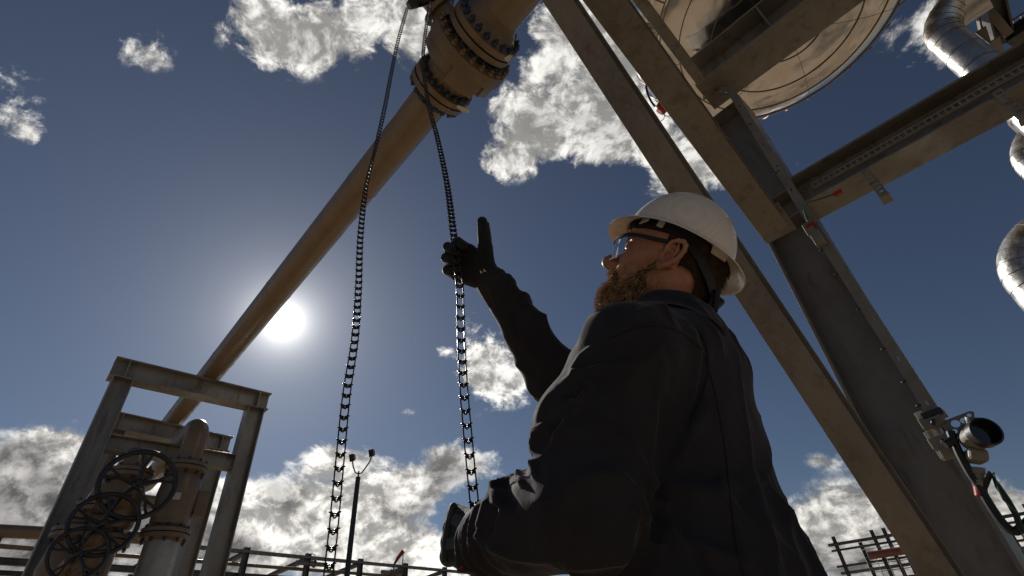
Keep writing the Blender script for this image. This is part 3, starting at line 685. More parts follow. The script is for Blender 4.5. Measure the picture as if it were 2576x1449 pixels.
cab=[hc+dn_*.27]+[PT(x,y,.5) for x,y in((2492,1190),(2512,1225),(2535,1258),(2556,1295),(2566,1325),(2590,1365))]
c1=empty('instrument_cable',cab[0],'braided cable with green earth wire hanging from the instrument','cable')
MB().tube(cab,.013,10).build('cable_sheath',BLACKP,c1)
MB().tube([p+np.array([.02*math.sin(i*1.7),0,.01*math.cos(i*1.7)])-e2*.015 for i,p in enumerate(cab)],.0035,6).build('earth_wire',GREENP,c1)
cab=[PT(x,y,.48) for x,y in((2390,1085),(2402,1115),(2418,1150),(2440,1190),(2462,1222),(2485,1262),(2510,1300),(2535,1328),(2556,1336),(2572,1325),(2600,1300))]
def smooth_path(P,n=6):
    P=[np.array(p) for p in P]; out=[]
    for i in range(len(P)-1):
        a=P[max(i-1,0)];b=P[i];c=P[i+1];d=P[min(i+2,len(P)-1)]
        for k_ in range(n):
            x=k_/n; out.append(.5*((2*b)+(c-a)*x+(2*a-5*b+4*c-d)*x*x+(3*b-a-3*c+d)*x**3))
    out.append(P[-1]); return out
tag(MB().tube(smooth_path(cab),.020,10).build('power_cable',BLACKP),'thick black cable looping down from the clamps to the right edge','cable')
# red junction fitting between the braces
p=Pd(1665,272,4.3); t=empty('signal_horn',p,'red and black fitting with thin wires seen between the two braces','fitting')
dv=nz(Pd(1690,240,4.3)-p); 
MB().lathe(p-dv*.04,dv,[(0,.03),(.01,.05),(.07,.055),(.08,.045)],20).build('red_body',REDP,t)
MB().lathe(p+dv*.04,dv,[(0,.045),(.02,.06),(.10,.075),(.22,.075),(.24,.05)],24).build('black_cap',IRON,t)
MB().tube(smooth_path([Pd(x,y,4.3) for x,y in((1648,268),(1638,255),(1629,235),(1626,215),(1632,200),(1640,185))]),.010,8).build('cable',BLACKP,t)
MB().tube([p+dv*.2,p+dv*.2+Z*.12,Pd(1722,205,3.4)],.014,8).build('mounting_arm',IRON,t)
MB().tube(smooth_path([Pd(x,y,4.3) for x,y in((1668,284),(1676,292),(1688,290),(1690,283),(1684,280))]),.003,5).build('thin_wire',BLACKP,t)
MB().tube(smooth_path([Pd(x,y,4.3) for x,y in((1672,285),(1670,298),(1662,305))]),.003,5).build('thin_wire',BLACKP,t)
# ---------------------------------------------------------------- the man: implicit surfaces meshed by surface nets
def smin(a,b,k): 
    h=np.clip(.5+.5*(b-a)/k,0,1); return b*(1-h)+a*h-k*h*(1-h)
def smax(a,b,k): return -smin(-a,-b,k)
def sph(p,c,r): return np.linalg.norm(p-np.array(c),axis=1)-r
def ell(p,c,r,M_=None):
    q=p-np.array(c)
    if M_ is not None: q=q@np.array(M_).T
    r=np.array(r); k0=np.linalg.norm(q/r,axis=1); k1=np.linalg.norm(q/(r*r),axis=1)+1e-9
    return k0*(k0-1)/k1
def cone(p,a,b,ra,rb):
    a=np.array(a,float);b=np.array(b,float); ab=b-a; t=np.clip((p-a)@ab/ab.dot(ab),0,1)
    return np.linalg.norm(p-a-t[:,None]*ab,axis=1)-(ra+(rb-ra)*t)
def poly(p,P,Rr,k=.004):
    d=None
    for i in range(len(P)-1):
        c=cone(p,P[i],P[i+1],Rr[i],Rr[i+1]); d=c if d is None else (smin(d,c,k) if k else np.minimum(d,c))
    return d
def rbox(p,c,ax,hs,r):
    q=np.abs((p-np.array(c))@np.array(ax).T)-(np.array(hs)-r); return np.linalg.norm(np.maximum(q,0),axis=1)+np.minimum(q.max(axis=1),0)-r
def nets(fn,lo,hi,h,B=8,slack=1.0):
    lo=np.array(lo,float); n=np.ceil((np.array(hi)-lo)/h/B).astype(int)*B; D=np.full(n+1,1.,np.float32)
    nb=n//B; g=np.stack(np.meshgrid(*[np.arange(k) for k in nb],indexing='ij'),-1).reshape(-1,3)
    dc=np.abs(fn(lo+(g*B+B/2)*h)); act=g[dc<B*h*.9*slack+.006]
    sg=fn(lo+(g*B+B/2)*h)<0
    off=np.stack(np.meshgrid(*[np.arange(B+1)]*3,indexing='ij'),-1).reshape(-1,3)
    for gi in g[sg]: i,j,k=gi*B; D[i:i+B+1,j:j+B+1,k:k+B+1]=-1
    for s in range(0,len(act),400):
        a=act[s:s+400]; idx=(a[:,None,:]*B+off[None]).reshape(-1,3)
        D[idx[:,0],idx[:,1],idx[:,2]]=fn(lo+idx*h)
    S=D<0
    c=np.zeros(np.array(D.shape)-1,np.uint8)
    for i in(0,1):
        for j in(0,1):
            for k in(0,1): c+=S[i:i+n[0],j:j+n[1],k:k+n[2]]
    A=np.argwhere((c>0)&(c<8)); vid=-np.ones(c.shape,np.int64); vid[A[:,0],A[:,1],A[:,2]]=np.arange(len(A))
    acc=np.zeros((len(A),3)); cnt=np.zeros(len(A))
    cor=[(i,j,k) for i in(0,1) for j in(0,1) for k in(0,1)]
    V={q:D[A[:,0]+q[0],A[:,1]+q[1],A[:,2]+q[2]] for q in cor}
    for q in cor:
        for ax in range(3):
            if q[ax]==0:
                r=list(q); r[ax]=1; r=tuple(r); a,b=V[q],V[r]; mk=(a<0)!=(b<0)
                t=np.where(mk,a/np.where(mk,a-b,1),0); e=np.tile(np.array(q,float),(len(A),1)); e[:,ax]=t
                acc[mk]+=e[mk]; cnt[mk]+=1
    P=lo+(A+acc/cnt[:,None])*h
    F_=[]
    for ax in range(3):
        sl=[slice(None)]*3; s2=[slice(None)]*3; sl[ax]=slice(0,-1); s2[ax]=slice(1,None)
        ch=S[tuple(sl)]!=S[tuple(s2)]; E=np.argwhere(ch); b_,c_=[(1,2),(2,0),(0,1)][ax]
        E=E[(E[:,b_]>0)&(E[:,c_]>0)&(E[:,b_]<n[b_])&(E[:,c_]<n[c_])]
        ob=np.zeros(3,int);ob[b_]=1;oc=np.zeros(3,int);oc[c_]=1
        f=[vid[tuple((E-x).T)] for x in(ob*0,ob,ob+oc,oc)]
        f=np.stack(f,1); neg=S[E[:,0],E[:,1],E[:,2]]; f[neg]=f[neg][:,::-1]; F_.append(f[(f>=0).all(1)])
    return P,np.concatenate(F_)[:,::-1]
def mesh_normals(P,Fq):
    n=np.cross(P[Fq[:,2]]-P[Fq[:,0]],P[Fq[:,3]]-P[Fq[:,1]]); N_=np.zeros_like(P)
    for i in range(4): np.add.at(N_,Fq[:,i],n)
    return N_/(np.linalg.norm(N_,axis=1)[:,None]+1e-12)
def relax(P,Fq,it=2,w=.5):
    for _ in range(it):
        s=np.zeros_like(P); c=np.zeros(len(P))
        for i in range(4):
            a,b=Fq[:,i],Fq[:,(i+1)%4]; np.add.at(s,a,P[b]); np.add.at(c,a,1); np.add.at(s,b,P[a]); np.add.at(c,b,1)
        P=P+w*(s/np.maximum(c,1)[:,None]-P)
    return P
def emit(name,P,Fq,m,parent,smooth=True,mats=None,midx=None):
    me=bpy.data.meshes.new(name); L=np.array(wloc(parent)) if parent else np.zeros(3)
    me.from_pydata((P-L).tolist(),[],Fq.tolist() if hasattr(Fq,'tolist') else Fq); me.update()
    me.polygons.foreach_set('use_smooth',[smooth]*len(me.polygons))
    o=bpy.data.objects.new(name,me); COL.objects.link(o); o.parent=parent
    for x in (mats or [m]): me.materials.append(x)
    if midx is not None: me.polygons.foreach_set('material_index',midx)
    return o
# --- materials of the man
def skin_fn(b,bs,P,col):
    n=b.noise(P,22,5,.6); c=b.mix(b.ss(n,.35,.7),(.36,.15,.08),(.46,.22,.125))
    c=b.mix(b.ss(b.noise(P,160,3,.6),.55,.75,0,.35),c,(.24,.07,.04)); b.put(bs.inputs['Base Color'],c)
    bs.inputs['Subsurface Weight'].default_value=.12; bs.inputs['Subsurface Radius'].default_value=(.01,.004,.002); bs.inputs['Subsurface Scale'].default_value=.6
    bp=b.n('ShaderNodeBump'); bp.inputs['Strength'].default_value=.5; bp.inputs['Distance'].default_value=.0012
    b.put(bp.inputs['Height'],b.m('ADD',b.noise(P,420,3,.6),b.m('MULTIPLY',b.noise(P,70,3,.5),1.5))); b.nt.links.new(bp.outputs[0],bs.inputs['Normal'])
SKIN=mat('skin',(.40,.2,.12),.48,0,.4,.1,20,fn=skin_fn)
HAIRD=mat('dark_brown_hair',(.035,.018,.010),.6,0,.3,.3,90,.8,400)
BEARD=mat('beard_underlayer',(.05,.026,.013),.7,0,.3,.4,120,.9,500)
STRAND=mat('ginger_beard_hair',(.44,.27,.135),.38,0,.5,.35,60)
def cloth_fn(b,bs,P,col):
    bp=b.n('ShaderNodeBump'); bp.inputs['Strength'].default_value=.55; bp.inputs['Distance'].default_value=.004
    h=b.m('ADD',b.m('MULTIPLY',b.noise(P,1100,2,.5),.10),b.m('MULTIPLY',b.noise(b.v('MULTIPLY',P,(1,1,.55)),19,4,.5,.6),1.2))
    b.put(bp.inputs['Height'],h); b.nt.links.new(bp.outputs[0],bs.inputs['Normal'])
    bs.inputs['Sheen Tint'].default_value=(.85,.80,.88,1); bs.inputs['Sheen Roughness'].default_value=.3
NAVY=mat('navy_work_cloth',(.034,.031,.033),.88,0,.12,.12,14,sheen=.22,fn=cloth_fn)
GLOVE=mat('black_glove_fabric',(.013,.012,.012),.7,0,.3,.2,80,.8,900,sheen=.15)
PAD=mat('glove_rubber_pad',(.035,.034,.028),.5,0,.4,.2,60,.5,400)
HATD=None
def hat_fn(b,bs,P,col):
    v=b.n('ShaderNodeTexVoronoi'); v.feature='F1'; v.inputs['Randomness'].default_value=.0; v.inputs['Scale'].default_value=190
    b.put(v.inputs['Vector'],P)
    c=b.mix(b.ss(v.outputs['Distance'],.25,.6),(.70,.61,.49),(.80,.71,.58)); b.put(bs.inputs['Base Color'],c)
HAT=mat('white_hat_shell',(.66,.62,.55),.30,0,.5,.03,4,coat=.3,fn=hat_fn)
HATP=mat('white_hat_plastic',(.72,.65,.55),.35,0,.5,.04,8,coat=.25)
BLKPL=mat('black_plastic',(.008,.008,.008),.6,0,.5,.1)
BANDF=mat('dark_webbing',(.02,.019,.018),.8,0,.3,.3,200,.8,800)
def glass_mat():
    mt=bpy.data.materials.new('clear_safety_lens'); mt.use_nodes=True; t=mt.node_tree; t.nodes.clear(); b=NB(t)
    o=b.n('ShaderNodeOutputMaterial'); tr=b.n('ShaderNodeBsdfTransparent'); tr.inputs[0].default_value=(.86,.90,.94,1)
    gl=b.n('ShaderNodeBsdfGlossy'); gl.inputs['Roughness'].default_value=.04
    fr=b.n('ShaderNodeFresnel'); fr.inputs[0].default_value=1.55
    mx=b.n('ShaderNodeMixShader'); b.put(mx.inputs[0],b.m('MULTIPLY_ADD',fr.outputs[0],1.,.03)); t.links.new(tr.outputs[0],mx.inputs[1]); t.links.new(gl.outputs[0],mx.inputs[2]); t.links.new(mx.outputs[0],o.inputs[0]); return mt
LENS=glass_mat()
# --- frames
HO=Ph(1683,682,.935)
hv=nz(HO-CAM); hr=nz(CM[:,0]-CM[:,0].dot(hv)*hv); hu=nz(np.cross(hr,hv)) ; hu=hu if hu[2]>0 else -hu
def headframe(phi,away,fa=0.):
    Fv=nz(-math.cos(R(phi))*hr+math.sin(R(phi))*hu+fa*hv)
    U=nz((math.sin(R(phi))*hr+math.cos(R(phi))*hu)*math.sqrt(1-away**2)+away*hv); U=nz(U-U.dot(Fv)*Fv)
    return Fv,np.cross(U,Fv),U
HFx,HFy,HFz=headframe(15,.36,.06)
K=1.08
HM=np.array([HFx,HFy,HFz])*1.0
def toW(p): return HO+(np.asarray(p)*K)@HM
def toL(w): return ((w-HO)@HM.T)/K
person=empty('person',(HO[0],HO[1],0),'bearded man in navy work clothes and white hard hat pulling the chain with black gloves','person')
def head_sdf(p):
    q=p.copy(); ys=q[:,1]; q2=np.stack([q[:,0],np.abs(ys),q[:,2]],1)
    d=ell(q,(-.012,0,.048),(.098,.077,.090))
    d=smin(d,ell(q,(.045,0,.035),(.055,.062,.060)),.03)            # forehead
    d=smin(d,ell(q,(.040,0,-.035),(.058,.056,.062)),.03)          # mid face
    d=smin(d,cone(q2,(.005,.056,-.045),(.070,.022,-.082),.022,.022),.03)  # jaw
    d=smin(d,ell(q,(.078,0,-.080),(.022,.026,.022)),.02)            # chin
    d=smin(d,cone(q2,(.072,.040,-.008),(.045,.060,-.004),.019,.016),.02)   # cheek bone
    d=smin(d,ell(q2,(.074,.026,-.034),(.020,.020,.026)),.018)
    d=smin(d,cone(q2,(.088,.008,.036),(.078,.042,.038),.010,.010),.012)   # brow
    d=smax(d,-ell(q2,(.100,.033,.016),(.020,.018,.013)),.012)       # eye socket
    d=smin(d,ell(q2,(.080,.032,.015),(.0145,.0155,.0125)),.004)     # eyeball with lid
    d=smin(d,cone(q2,(.0935,.024,.0205),(.088,.046,.019),.0032,.003),.003)
    d=smin(d,cone(q2,(.0935,.024,.0100),(.088,.046,.0095),.0028,.003),.003)
    d=smin(d,cone(q,(.090,0,.026),(.120,0,-.013),.0085,.0125),.010)     # nose
    d=smin(d,sph(q,(.122,0,-.016),.0125),.008)
    d=smin(d,ell(q2,(.108,.0125,-.021),(.014,.0085,.009)),.006)       # wings
    d=smax(d,-ell(q2,(.113,.0065,-.0305),(.006,.0036,.006)),.003)
    d=smin(d,ell(q,(.091,0,-.041),(.016,.026,.012)),.010)
    d=smin(d,cone(q2,(.1035,0,-.0415),(.094,.021,-.045),.0052,.003),.004)
    d=smin(d,cone(q2,(.1025,0,-.0495),(.094,.020,-.048),.0058,.003),.004)
    # ear
    ear=cone(q2,(.012,.070,-.002),(.002,.080,.002),.013,.010)
    tilt=.30
    def e(x,z,y=.086):
        x*=.86;z*=.86;y=.072+(y-.072)*.86
        return (x*math.cos(tilt)-z*math.sin(tilt)+.003, y+ -.12*x, x*math.sin(tilt)*.2+z)
    rim=[e(.010,.006,.082),e(.015,.018,.084),e(.011,.029,.088),e(.000,.035,.091),e(-.012,.034,.093),e(-.021,.026,.094),e(-.025,.013,.094),e(-.024,-.001,.093),e(-.019,-.014,.090),e(-.010,-.025,.087),e(.002,-.031,.083),e(.009,-.024,.080)]
    ear=smin(ear,ell(q2,e(-.005,.003,.080),(.017,.0038,.028)),.004)
    ear=smin(ear,poly(q2,rim,[.0038,.0040,.0042,.0043,.0044,.0044,.0044,.0043,.0045,.0055,.0070,.0058],.003),.003)
    ear=smin(ear,poly(q2,[e(-.006,.024,.089),e(-.012,.010,.091),e(-.008,-.008,.090),e(.003,-.014,.086)],[.003,.0035,.0035,.003],.002),.003)
    ear=smin(ear,sph(q2,e(.012,-.004,.082),.005),.004)
    ear=smax(ear,-ell(q2,e(.001,-.003,.093),(.0085,.013,.011)),.003)
    d=smin(d,ear,.006)
    # neck
    d=smin(d,cone(q,(-.018,0,-.020),(-.030,0,-.165),.058,.060),.03)
    d=smin(d,cone(q2,(-.030,.055,-.035),(.012,.022,-.165),.018,.018),.02)
    d=smin(d,cone(q,(.025,0,-.075),(-.010,0,-.165),.035,.045),.03)
    return d
Ph_,Fh_=nets(head_sdf,(-.15,-.13,-.21),(.16,.13,.16),.0024)
Ph_=relax(Ph_,Fh_,1,.4)
# --- beard volume and hair cap (children)
def beard_sdf(p):
    q2=np.stack([p[:,0],np.abs(p[:,1]),p[:,2]],1)
    d=cone(q2,(.004,.060,-.030),(.050,.050,-.078),.012,.020)
    d=smin(d,cone(q2,(.016,.0635,-.012),(.052,.052,-.058),.011,.014),.012)
    d=smin(d,cone(q2,(.050,.048,-.075),(.086,.010,-.088),.022,.026),.02)
    d=smin(d,ell(p,(.088,0,-.088),(.029,.034,.038)),.02)
    d=smin(d,ell(p,(.060,0,-.098),(.045,.045,.028)),.02)
    d=smin(d,cone(q2,(.106,.004,-.0335),(.090,.030,-.048),.0085,.0090),.008)
    d=smin(d,cone(q2,(.090,.030,-.052),(.082,.034,-.082),.012,.016),.01)
    d=smax(d,-ell(p,(.114,0,-.0465),(.018,.013,.0036)),.003)
    return d+.002+.0012*np.sin(p[:,0]*900+p[:,2]*300)*np.sin(p[:,1]*700)
Pb_,Fb_=nets(beard_sdf,(-.03,-.10,-.16),(.16,.10,.0),.0028)
def hair_sdf(p):
    q2=np.stack([p[:,0],np.abs(p[:,1]),p[:,2]],1)
    d=ell(p,(-.014,0,.040),(.094,.0800,.080))
    d=smin(d,cone(p,(-.036,0,-.01),(-.042,0,-.080),.062,.047),.03)
    d=smax(d,-rbox(p,(.10,0,-.02),np.eye(3),(.098,.2,.09),.02),.01)      # keeps face and ear clear
    d=smin(d,cone(q2,(.006,.073,.040),(.010,.071,.002),.010,.006),.008)
    d=smax(d,-rbox(p,(.12,0,.05),np.eye(3),(.08,.2,.2),.02),.01)
    return d
Pc_,Fc_=nets(hair_sdf,(-.16,-.11,-.16),(.10,.11,.16),.0035)
# --- torso and limbs
def LP(x,y,h): return Ph(x,y,h)
fwd=nz([-.674,.739,0]); lef=np.array([-.739,-.674,0])
NB_=Ph(1690,838,.905)                     # base of the neck
LSH=Ph(1582,880,.715); LEL=Ph(1468,1282,.685); LWR=Pd(1222,1352,.795)
RSH=NB_-lef*.17+fwd*.06-Z*.075; REL=Pd(1398,948,1.17); RWR=Pd(1236,706,1.19)
TP=[(Ph(1752,1449,.90),.205,.150),(Ph(1712,1300,.895),.180,.135),(Ph(1680,1150,.89),.180,.135),(Ph(1672,1020,.89),.188,.130),(Ph(1682,940,.895),.178,.118),(Ph(1696,880,.90),.130,.092),(Ph(1702,835,.905),.080,.076),(Ph(1700,805,.915),.068,.070)]
tz=np.array([t_[0][2] for t_ in TP]); tx=np.array([t_[0][0] for t_ in TP]); ty=np.array([t_[0][1] for t_ in TP]); ta=np.array([t_[1] for t_ in TP]); tb=np.array([t_[2] for t_ in TP])
o_z=np.argsort(tz); tz,tx,ty,ta,tb=[np.concatenate([[v0],a[o_z]]) for a,v0 in ((tz,.86),(tx,TP[0][0][0]-.01),(ty,TP[0][0][1]+.01),(ta,.195),(tb,.15))]
print('torso z',tz,'LSH',LSH,'LEL',LEL,'LWR',LWR,'RSH',RSH,'REL',REL,'RWR',RWR)
def pinterp(z,xs,ys):   # smooth interpolation
    z=np.clip(z,xs[0],xs[-1]); i=np.clip(np.searchsorted(xs,z)-1,0,len(xs)-2); t=(z-xs[i])/(xs[i+1]-xs[i])
    m_=np.gradient(ys,xs); h=xs[i+1]-xs[i]
    return (2*t**3-3*t**2+1)*ys[i]+(t**3-2*t**2+t)*h*m_[i]+(-2*t**3+3*t**2)*ys[i+1]+(t**3-t**2)*h*m_[i+1]
def torso(p,g=0.):
    z=p[:,2]; cx=pinterp(z,tz,tx);cy=pinterp(z,tz,ty);a=pinterp(z,tz,ta)+g;b=pinterp(z,tz,tb)+g
    dx=p[:,0]-cx;dy=p[:,1]-cy; A=(dx*lef[0]+dy*lef[1])/a;B_=(dx*fwd[0]+dy*fwd[1])/b
    rr=(np.abs(A)**2.3+np.abs(B_)**2.3)**(1/2.3)
    d=(rr-1)*np.minimum(a,b)*.8
    return np.maximum(d,np.maximum(z-tz[-1]-g,tz[0]-z))
def jacket(p):
    d=torso(p)
    d=smin(d,cone(p,NB_-Z*.055+lef*.03,LSH,.058,.068),.05)
    d=smin(d,cone(p,NB_-Z*.055-lef*.03,RSH,.060,.070),.05)
    mid=(LSH+LEL)/2
    mid=mid+fwd*.026; la=smin(cone(p,LSH,mid,.072,.080),cone(p,LSH+fwd*.030-Z*.05,mid+fwd*.012,.060,.072),.03); la=smin(la,cone(p,mid,LEL,.080,.067),.02)
    lf=cone(p,LEL,LEL+(LWR-LEL)*.5,.068,.062); lf=smin(lf,cone(p,LEL+(LWR-LEL)*.5,LWR,.062,.046),.02)
    la=smin(la,lf,.02)
    d=smin(d,la,.025)
    ra=cone(p,RSH,REL,.072,.064); ra=smin(ra,cone(p,REL,REL+(RWR-REL)*.45,.062,.052),.02); ra=smin(ra,cone(p,REL+(RWR-REL)*.45,RWR,.052,.036),.02)
    return smin(d,ra,.03)
def legs(p,g):
    d=None
    for s_ in(1,-1):
        hp=np.array([tx[0],ty[0],.90])+lef*s_*.095; kn=np.array([tx[0],ty[0],.50])+lef*s_*.11+fwd*.03; an=np.array([tx[0],ty[0],.10])+lef*s_*.13-fwd*.02
        c=smin(cone(p,hp,kn,.105-g,.080-g),cone(p,kn,an,.078-g,.066-g),.03); d=c if d is None else smin(d,c,.04)
    return d
lo_=np.array([-.25,.30,.03]); hi_=np.array([.85,1.40,1.80])
def noise_disp(P,seed,n=26,fr=(14,40)):
    r_=np.random.default_rng(seed); s=np.zeros(len(P))
    for i in range(n):
        k_=r_.normal(size=3); k_/=np.linalg.norm(k_); f=r_.uniform(*fr); s+=np.sin(P@k_*f+r_.uniform(0,6.28)+1.5*np.sin(P@r_.normal(size=3)*8))/f
    return s
def pxof(P):
    q=(P-CAM)@CM; return np.stack([CX+F*q[:,0]/-q[:,2],CY-F*q[:,1]/-q[:,2]],1)
def crease(P,N_,pts,w,hgt,par=0,side=None):
    # a real ridge (or furrow) raised in the cloth along a line on its near side
    x=pxof(P); pts=np.array(pts,float); best=np.full(len(P),1e9); tt=np.zeros(len(P)); L_=0; ls=[np.linalg.norm(pts[i+1]-pts[i]) for i in range(len(pts)-1)]; tot=sum(ls)
    for i in range(len(pts)-1):
        a=pts[i];ab=pts[i+1]-a; t_=np.clip((x-a)@ab/ab.dot(ab),0,1); dd=np.linalg.norm(x-a-t_[:,None]*ab,axis=1); mk=dd<best; best[mk]=dd[mk]; tt[mk]=(L_+t_[mk]*ls[i])/tot; L_+=ls[i]
    taper=np.clip(np.minimum(tt,1-tt)*5,.12,1)
    v=P-CAM; f=((N_*v).sum(1)<0.15*np.linalg.norm(v,axis=1))
    return P+N_*(hgt*np.exp(-(best/w)**2)*taper*f)[:,None]
def in_box(P,c): return c
print('jacket nets')
Pj,Fj=nets(jacket,lo_+[0,0,.80],hi_+[0,0,-.02],.0034)
keep=None
Pj=relax(Pj,Fj,2,.5); Nj=mesh_normals(Pj,Fj)
def sleeve_folds(P,N_,a,b,c0,c1,f,amp,seed):
    a=np.array(a);b=np.array(b);ax=nz(b-a);L_=np.linalg.norm(b-a); q=P-a; t=q@ax; r_=q-t[:,None]*ax; dist=np.linalg.norm(r_,axis=1); u_,w_=perp(ax); an=np.arctan2(r_@w_,r_@u_)
    m_=(dist<.105)*np.exp(-((np.clip(t,c0,c1)-t)/.03)**2)
    h=np.abs(np.sin(t*f*.5+1.1*np.sin(an+seed)+.8*np.sin(2*an+seed*2+t*20)))**1.0
    h=(1-h)**1.6*(.55+.45*np.sin(an*1.0+seed*3+t*11))
    return P+N_*(h*amp*m_)[:,None]
Pj=sleeve_folds(Pj,Nj,LEL,LWR,.17,.30,150,.012,1.3); Pj=sleeve_folds(Pj,Nj,LSH,LEL,.20,.34,95,.010,2.1); Pj=sleeve_folds(Pj,Nj,REL,RWR,.06,.24,75,.011,.6)
Nj=mesh_normals(Pj,Fj)
Pj=Pj+Nj*(noise_disp(Pj,3,26,(18,60))*.016)[:,None]
def drape(P,N_,seed,n,amp,freq,aniso):
    # sharp-crested folds: ridged waves running mostly along the pull of the cloth
    r_=np.random.default_rng(seed); s=np.zeros(len(P))
    for i in range(n):
        ax=nz(r_.normal(size=3)*np.array([1,1,aniso])); f=r_.uniform(*freq)
        ph=P@ax*f+r_.uniform(0,6.28)+1.3*np.sin(P@r_.normal(size=3)*9)+.5*np.sin(P@r_.normal(size=3)*22)
        mk=np.clip(np.sin(P@r_.normal(size=3)*9+r_.uniform(0,6.28))*1.6-.5,0,1)
        s+=(1-np.abs(np.sin(ph*.5)))**4*mk
    return P+N_*(s*amp)[:,None]
Pj=drape(Pj,mesh_normals(Pj,Fj),11,10,.0065,(22,60),.5)
for cr in CREASES: 
    Nj=mesh_normals(Pj,Fj); Pj=crease(Pj,Nj,*cr)
Pj=relax(Pj,Fj,1,.3)
jacket_ob=emit('work_jacket',Pj,Fj,NAVY,person)
Pt,Ft=nets(lambda p: smax(legs(p,0),p[:,2]-.93,.02),(-.25,.30,.05),(.85,1.45,.97),.012)
Nt=mesh_normals(Pt,Ft); Pt=Pt+Nt*(noise_disp(Pt,5,20,(14,40))*.012)[:,None]
emit('trousers',Pt,Ft,NAVY,person)
for s_ in(1,-1):
    an=np.array([tx[0],ty[0],.0])+lef*s_*.13-fwd*.02
    bt=lambda p: smax(smin(cone(p,an+Z*.16,an+Z*.06-fwd*.015,.052,.048),smin(cone(p,an+Z*.05-fwd*.02,an+Z*.045+fwd*.16,.046,.042),cone(p,an+Z*.10,an+Z*.05+fwd*.12,.046,.042),.03),.03),.004-p[:,2],.008)
    pb,fb=nets(bt,an+np.array([-.25,-.25,-.01]),an+np.array([.25,.25,.25]),.008); emit('boot',pb,fb,mat('black_boot_leather',(.02,.018,.015),.5,0,.4,.2,30,.5,120),person)
# inner body: neck root, trunk, arms and legs under the clothes, one surface
def inner(p):
    d=torso(p,-.018)
    d=smin(d,cone(p,NB_-Z*.055,LSH,.040,.052),.04); d=smin(d,cone(p,NB_-Z*.055,RSH,.040,.052),.04)
    for a,b,c in((LSH,LEL,LWR),(RSH,REL,RWR)):
        d=smin(d,cone(p,a,b,.052,.042),.03); d=smin(d,cone(p,b,b+(c-b)*.3,.044,.044),.02); d=smin(d,cone(p,b+(c-b)*.3,c,.044,.028),.02)
    d=smin(d,legs(p,.02),.04)
    w=smin(cone(p,toW((-.018,0,-.02)),toW((-.030,0,-.165)),.055,.060),cone(p,toW((-.03,0,-.15)),NB_-Z*.05,.066,.06),.03)
    return smin(d,w,.03)
Pi,Fi=nets(inner,lo_,hi_,.010)
Pi=relax(Pi,Fi,1,.4)
PhW=toW(Ph_)
# --- hands (gloved) and the body mesh
def hand_parts(W_,d,n,s,curl,thumb,lenk=1.0,spread=.10):
    d=nz(d); n=nz(n-np.dot(n,d)*d) ; s=nz(np.cross(n,d)) if np.dot(np.cross(n,d),s)>0 else -nz(np.cross(n,d))
    segs=[]; Lp=.098*lenk
    palm=[(W_,W_+d*Lp*.35,.027,.030)]
    kn=[]
    for i,off in enumerate((.034,.012,-.011,-.033)):
        k_=W_+d*(Lp-(.003,0,.004,.012)[i])+s*off; kn.append(k_)
        segs.append([W_+d*.030+s*off*.6,k_,.0185,.0155])
    fl=((.044,.027,.022),(.049,.031,.023),(.046,.029,.023),(.037,.022,.020))
    fing=[]
    for i in range(4):
        c=curl[i]; p=kn[i]; an=0; dd=nz(d+s*spread*(.6,.2,-.2,-.7)[i]); pts=[p]
        for j in range(3):
            an+=R(c[j]); p=p+(dd*math.cos(an)+n*math.sin(an))*fl[i][j]*lenk; pts.append(p)
        fing.append((pts,[.0135,.0120,.0112,.0100]))
    b0=W_+d*.022+s*.020+n*.006; t1=b0+nz(s*thumb[0][0]+d*thumb[0][1]+n*thumb[0][2])*.046; t2=t1+nz(s*thumb[1][0]+d*thumb[1][1]+n*thumb[1][2])*.036; t3=t2+nz(s*thumb[2][0]+d*thumb[2][1]+n*thumb[2][2])*.030
    fing.append(([b0,t1,t2,t3],[.022,.0175,.0155,.0125]))
    return segs,fing,(d,n,s)
def hand_fn(H,shrink=0.):
    segs,fing,(d,n,s)=H
    def f(p):
        r=None
        for a,b,ra,rb in segs:
            c=cone(p,a,b,ra-shrink,rb-shrink); r=c if r is None else smin(r,c,.012)
        for i,(pts,rr) in enumerate(fing):
            c=poly(p,pts,[x-shrink for x in rr],.003); r=smin(r,c,.006 if i<4 else .014)
        return r
    return f
vL=nz(LWR-CAM); 
# near (left) hand: fist round the chain, back of the hand to the camera
dL=nz(Pd(1135,1345,.865)-LWR)
HL=hand_parts(LWR+dL*.005,dL,nz(vL*.9+fwd*.35),Z,[(48,82,50),(55,85,50),(58,85,50),(60,85,50)],[(.5,.75,.55),(.1,.8,.75),(-.2,.35,.95)])
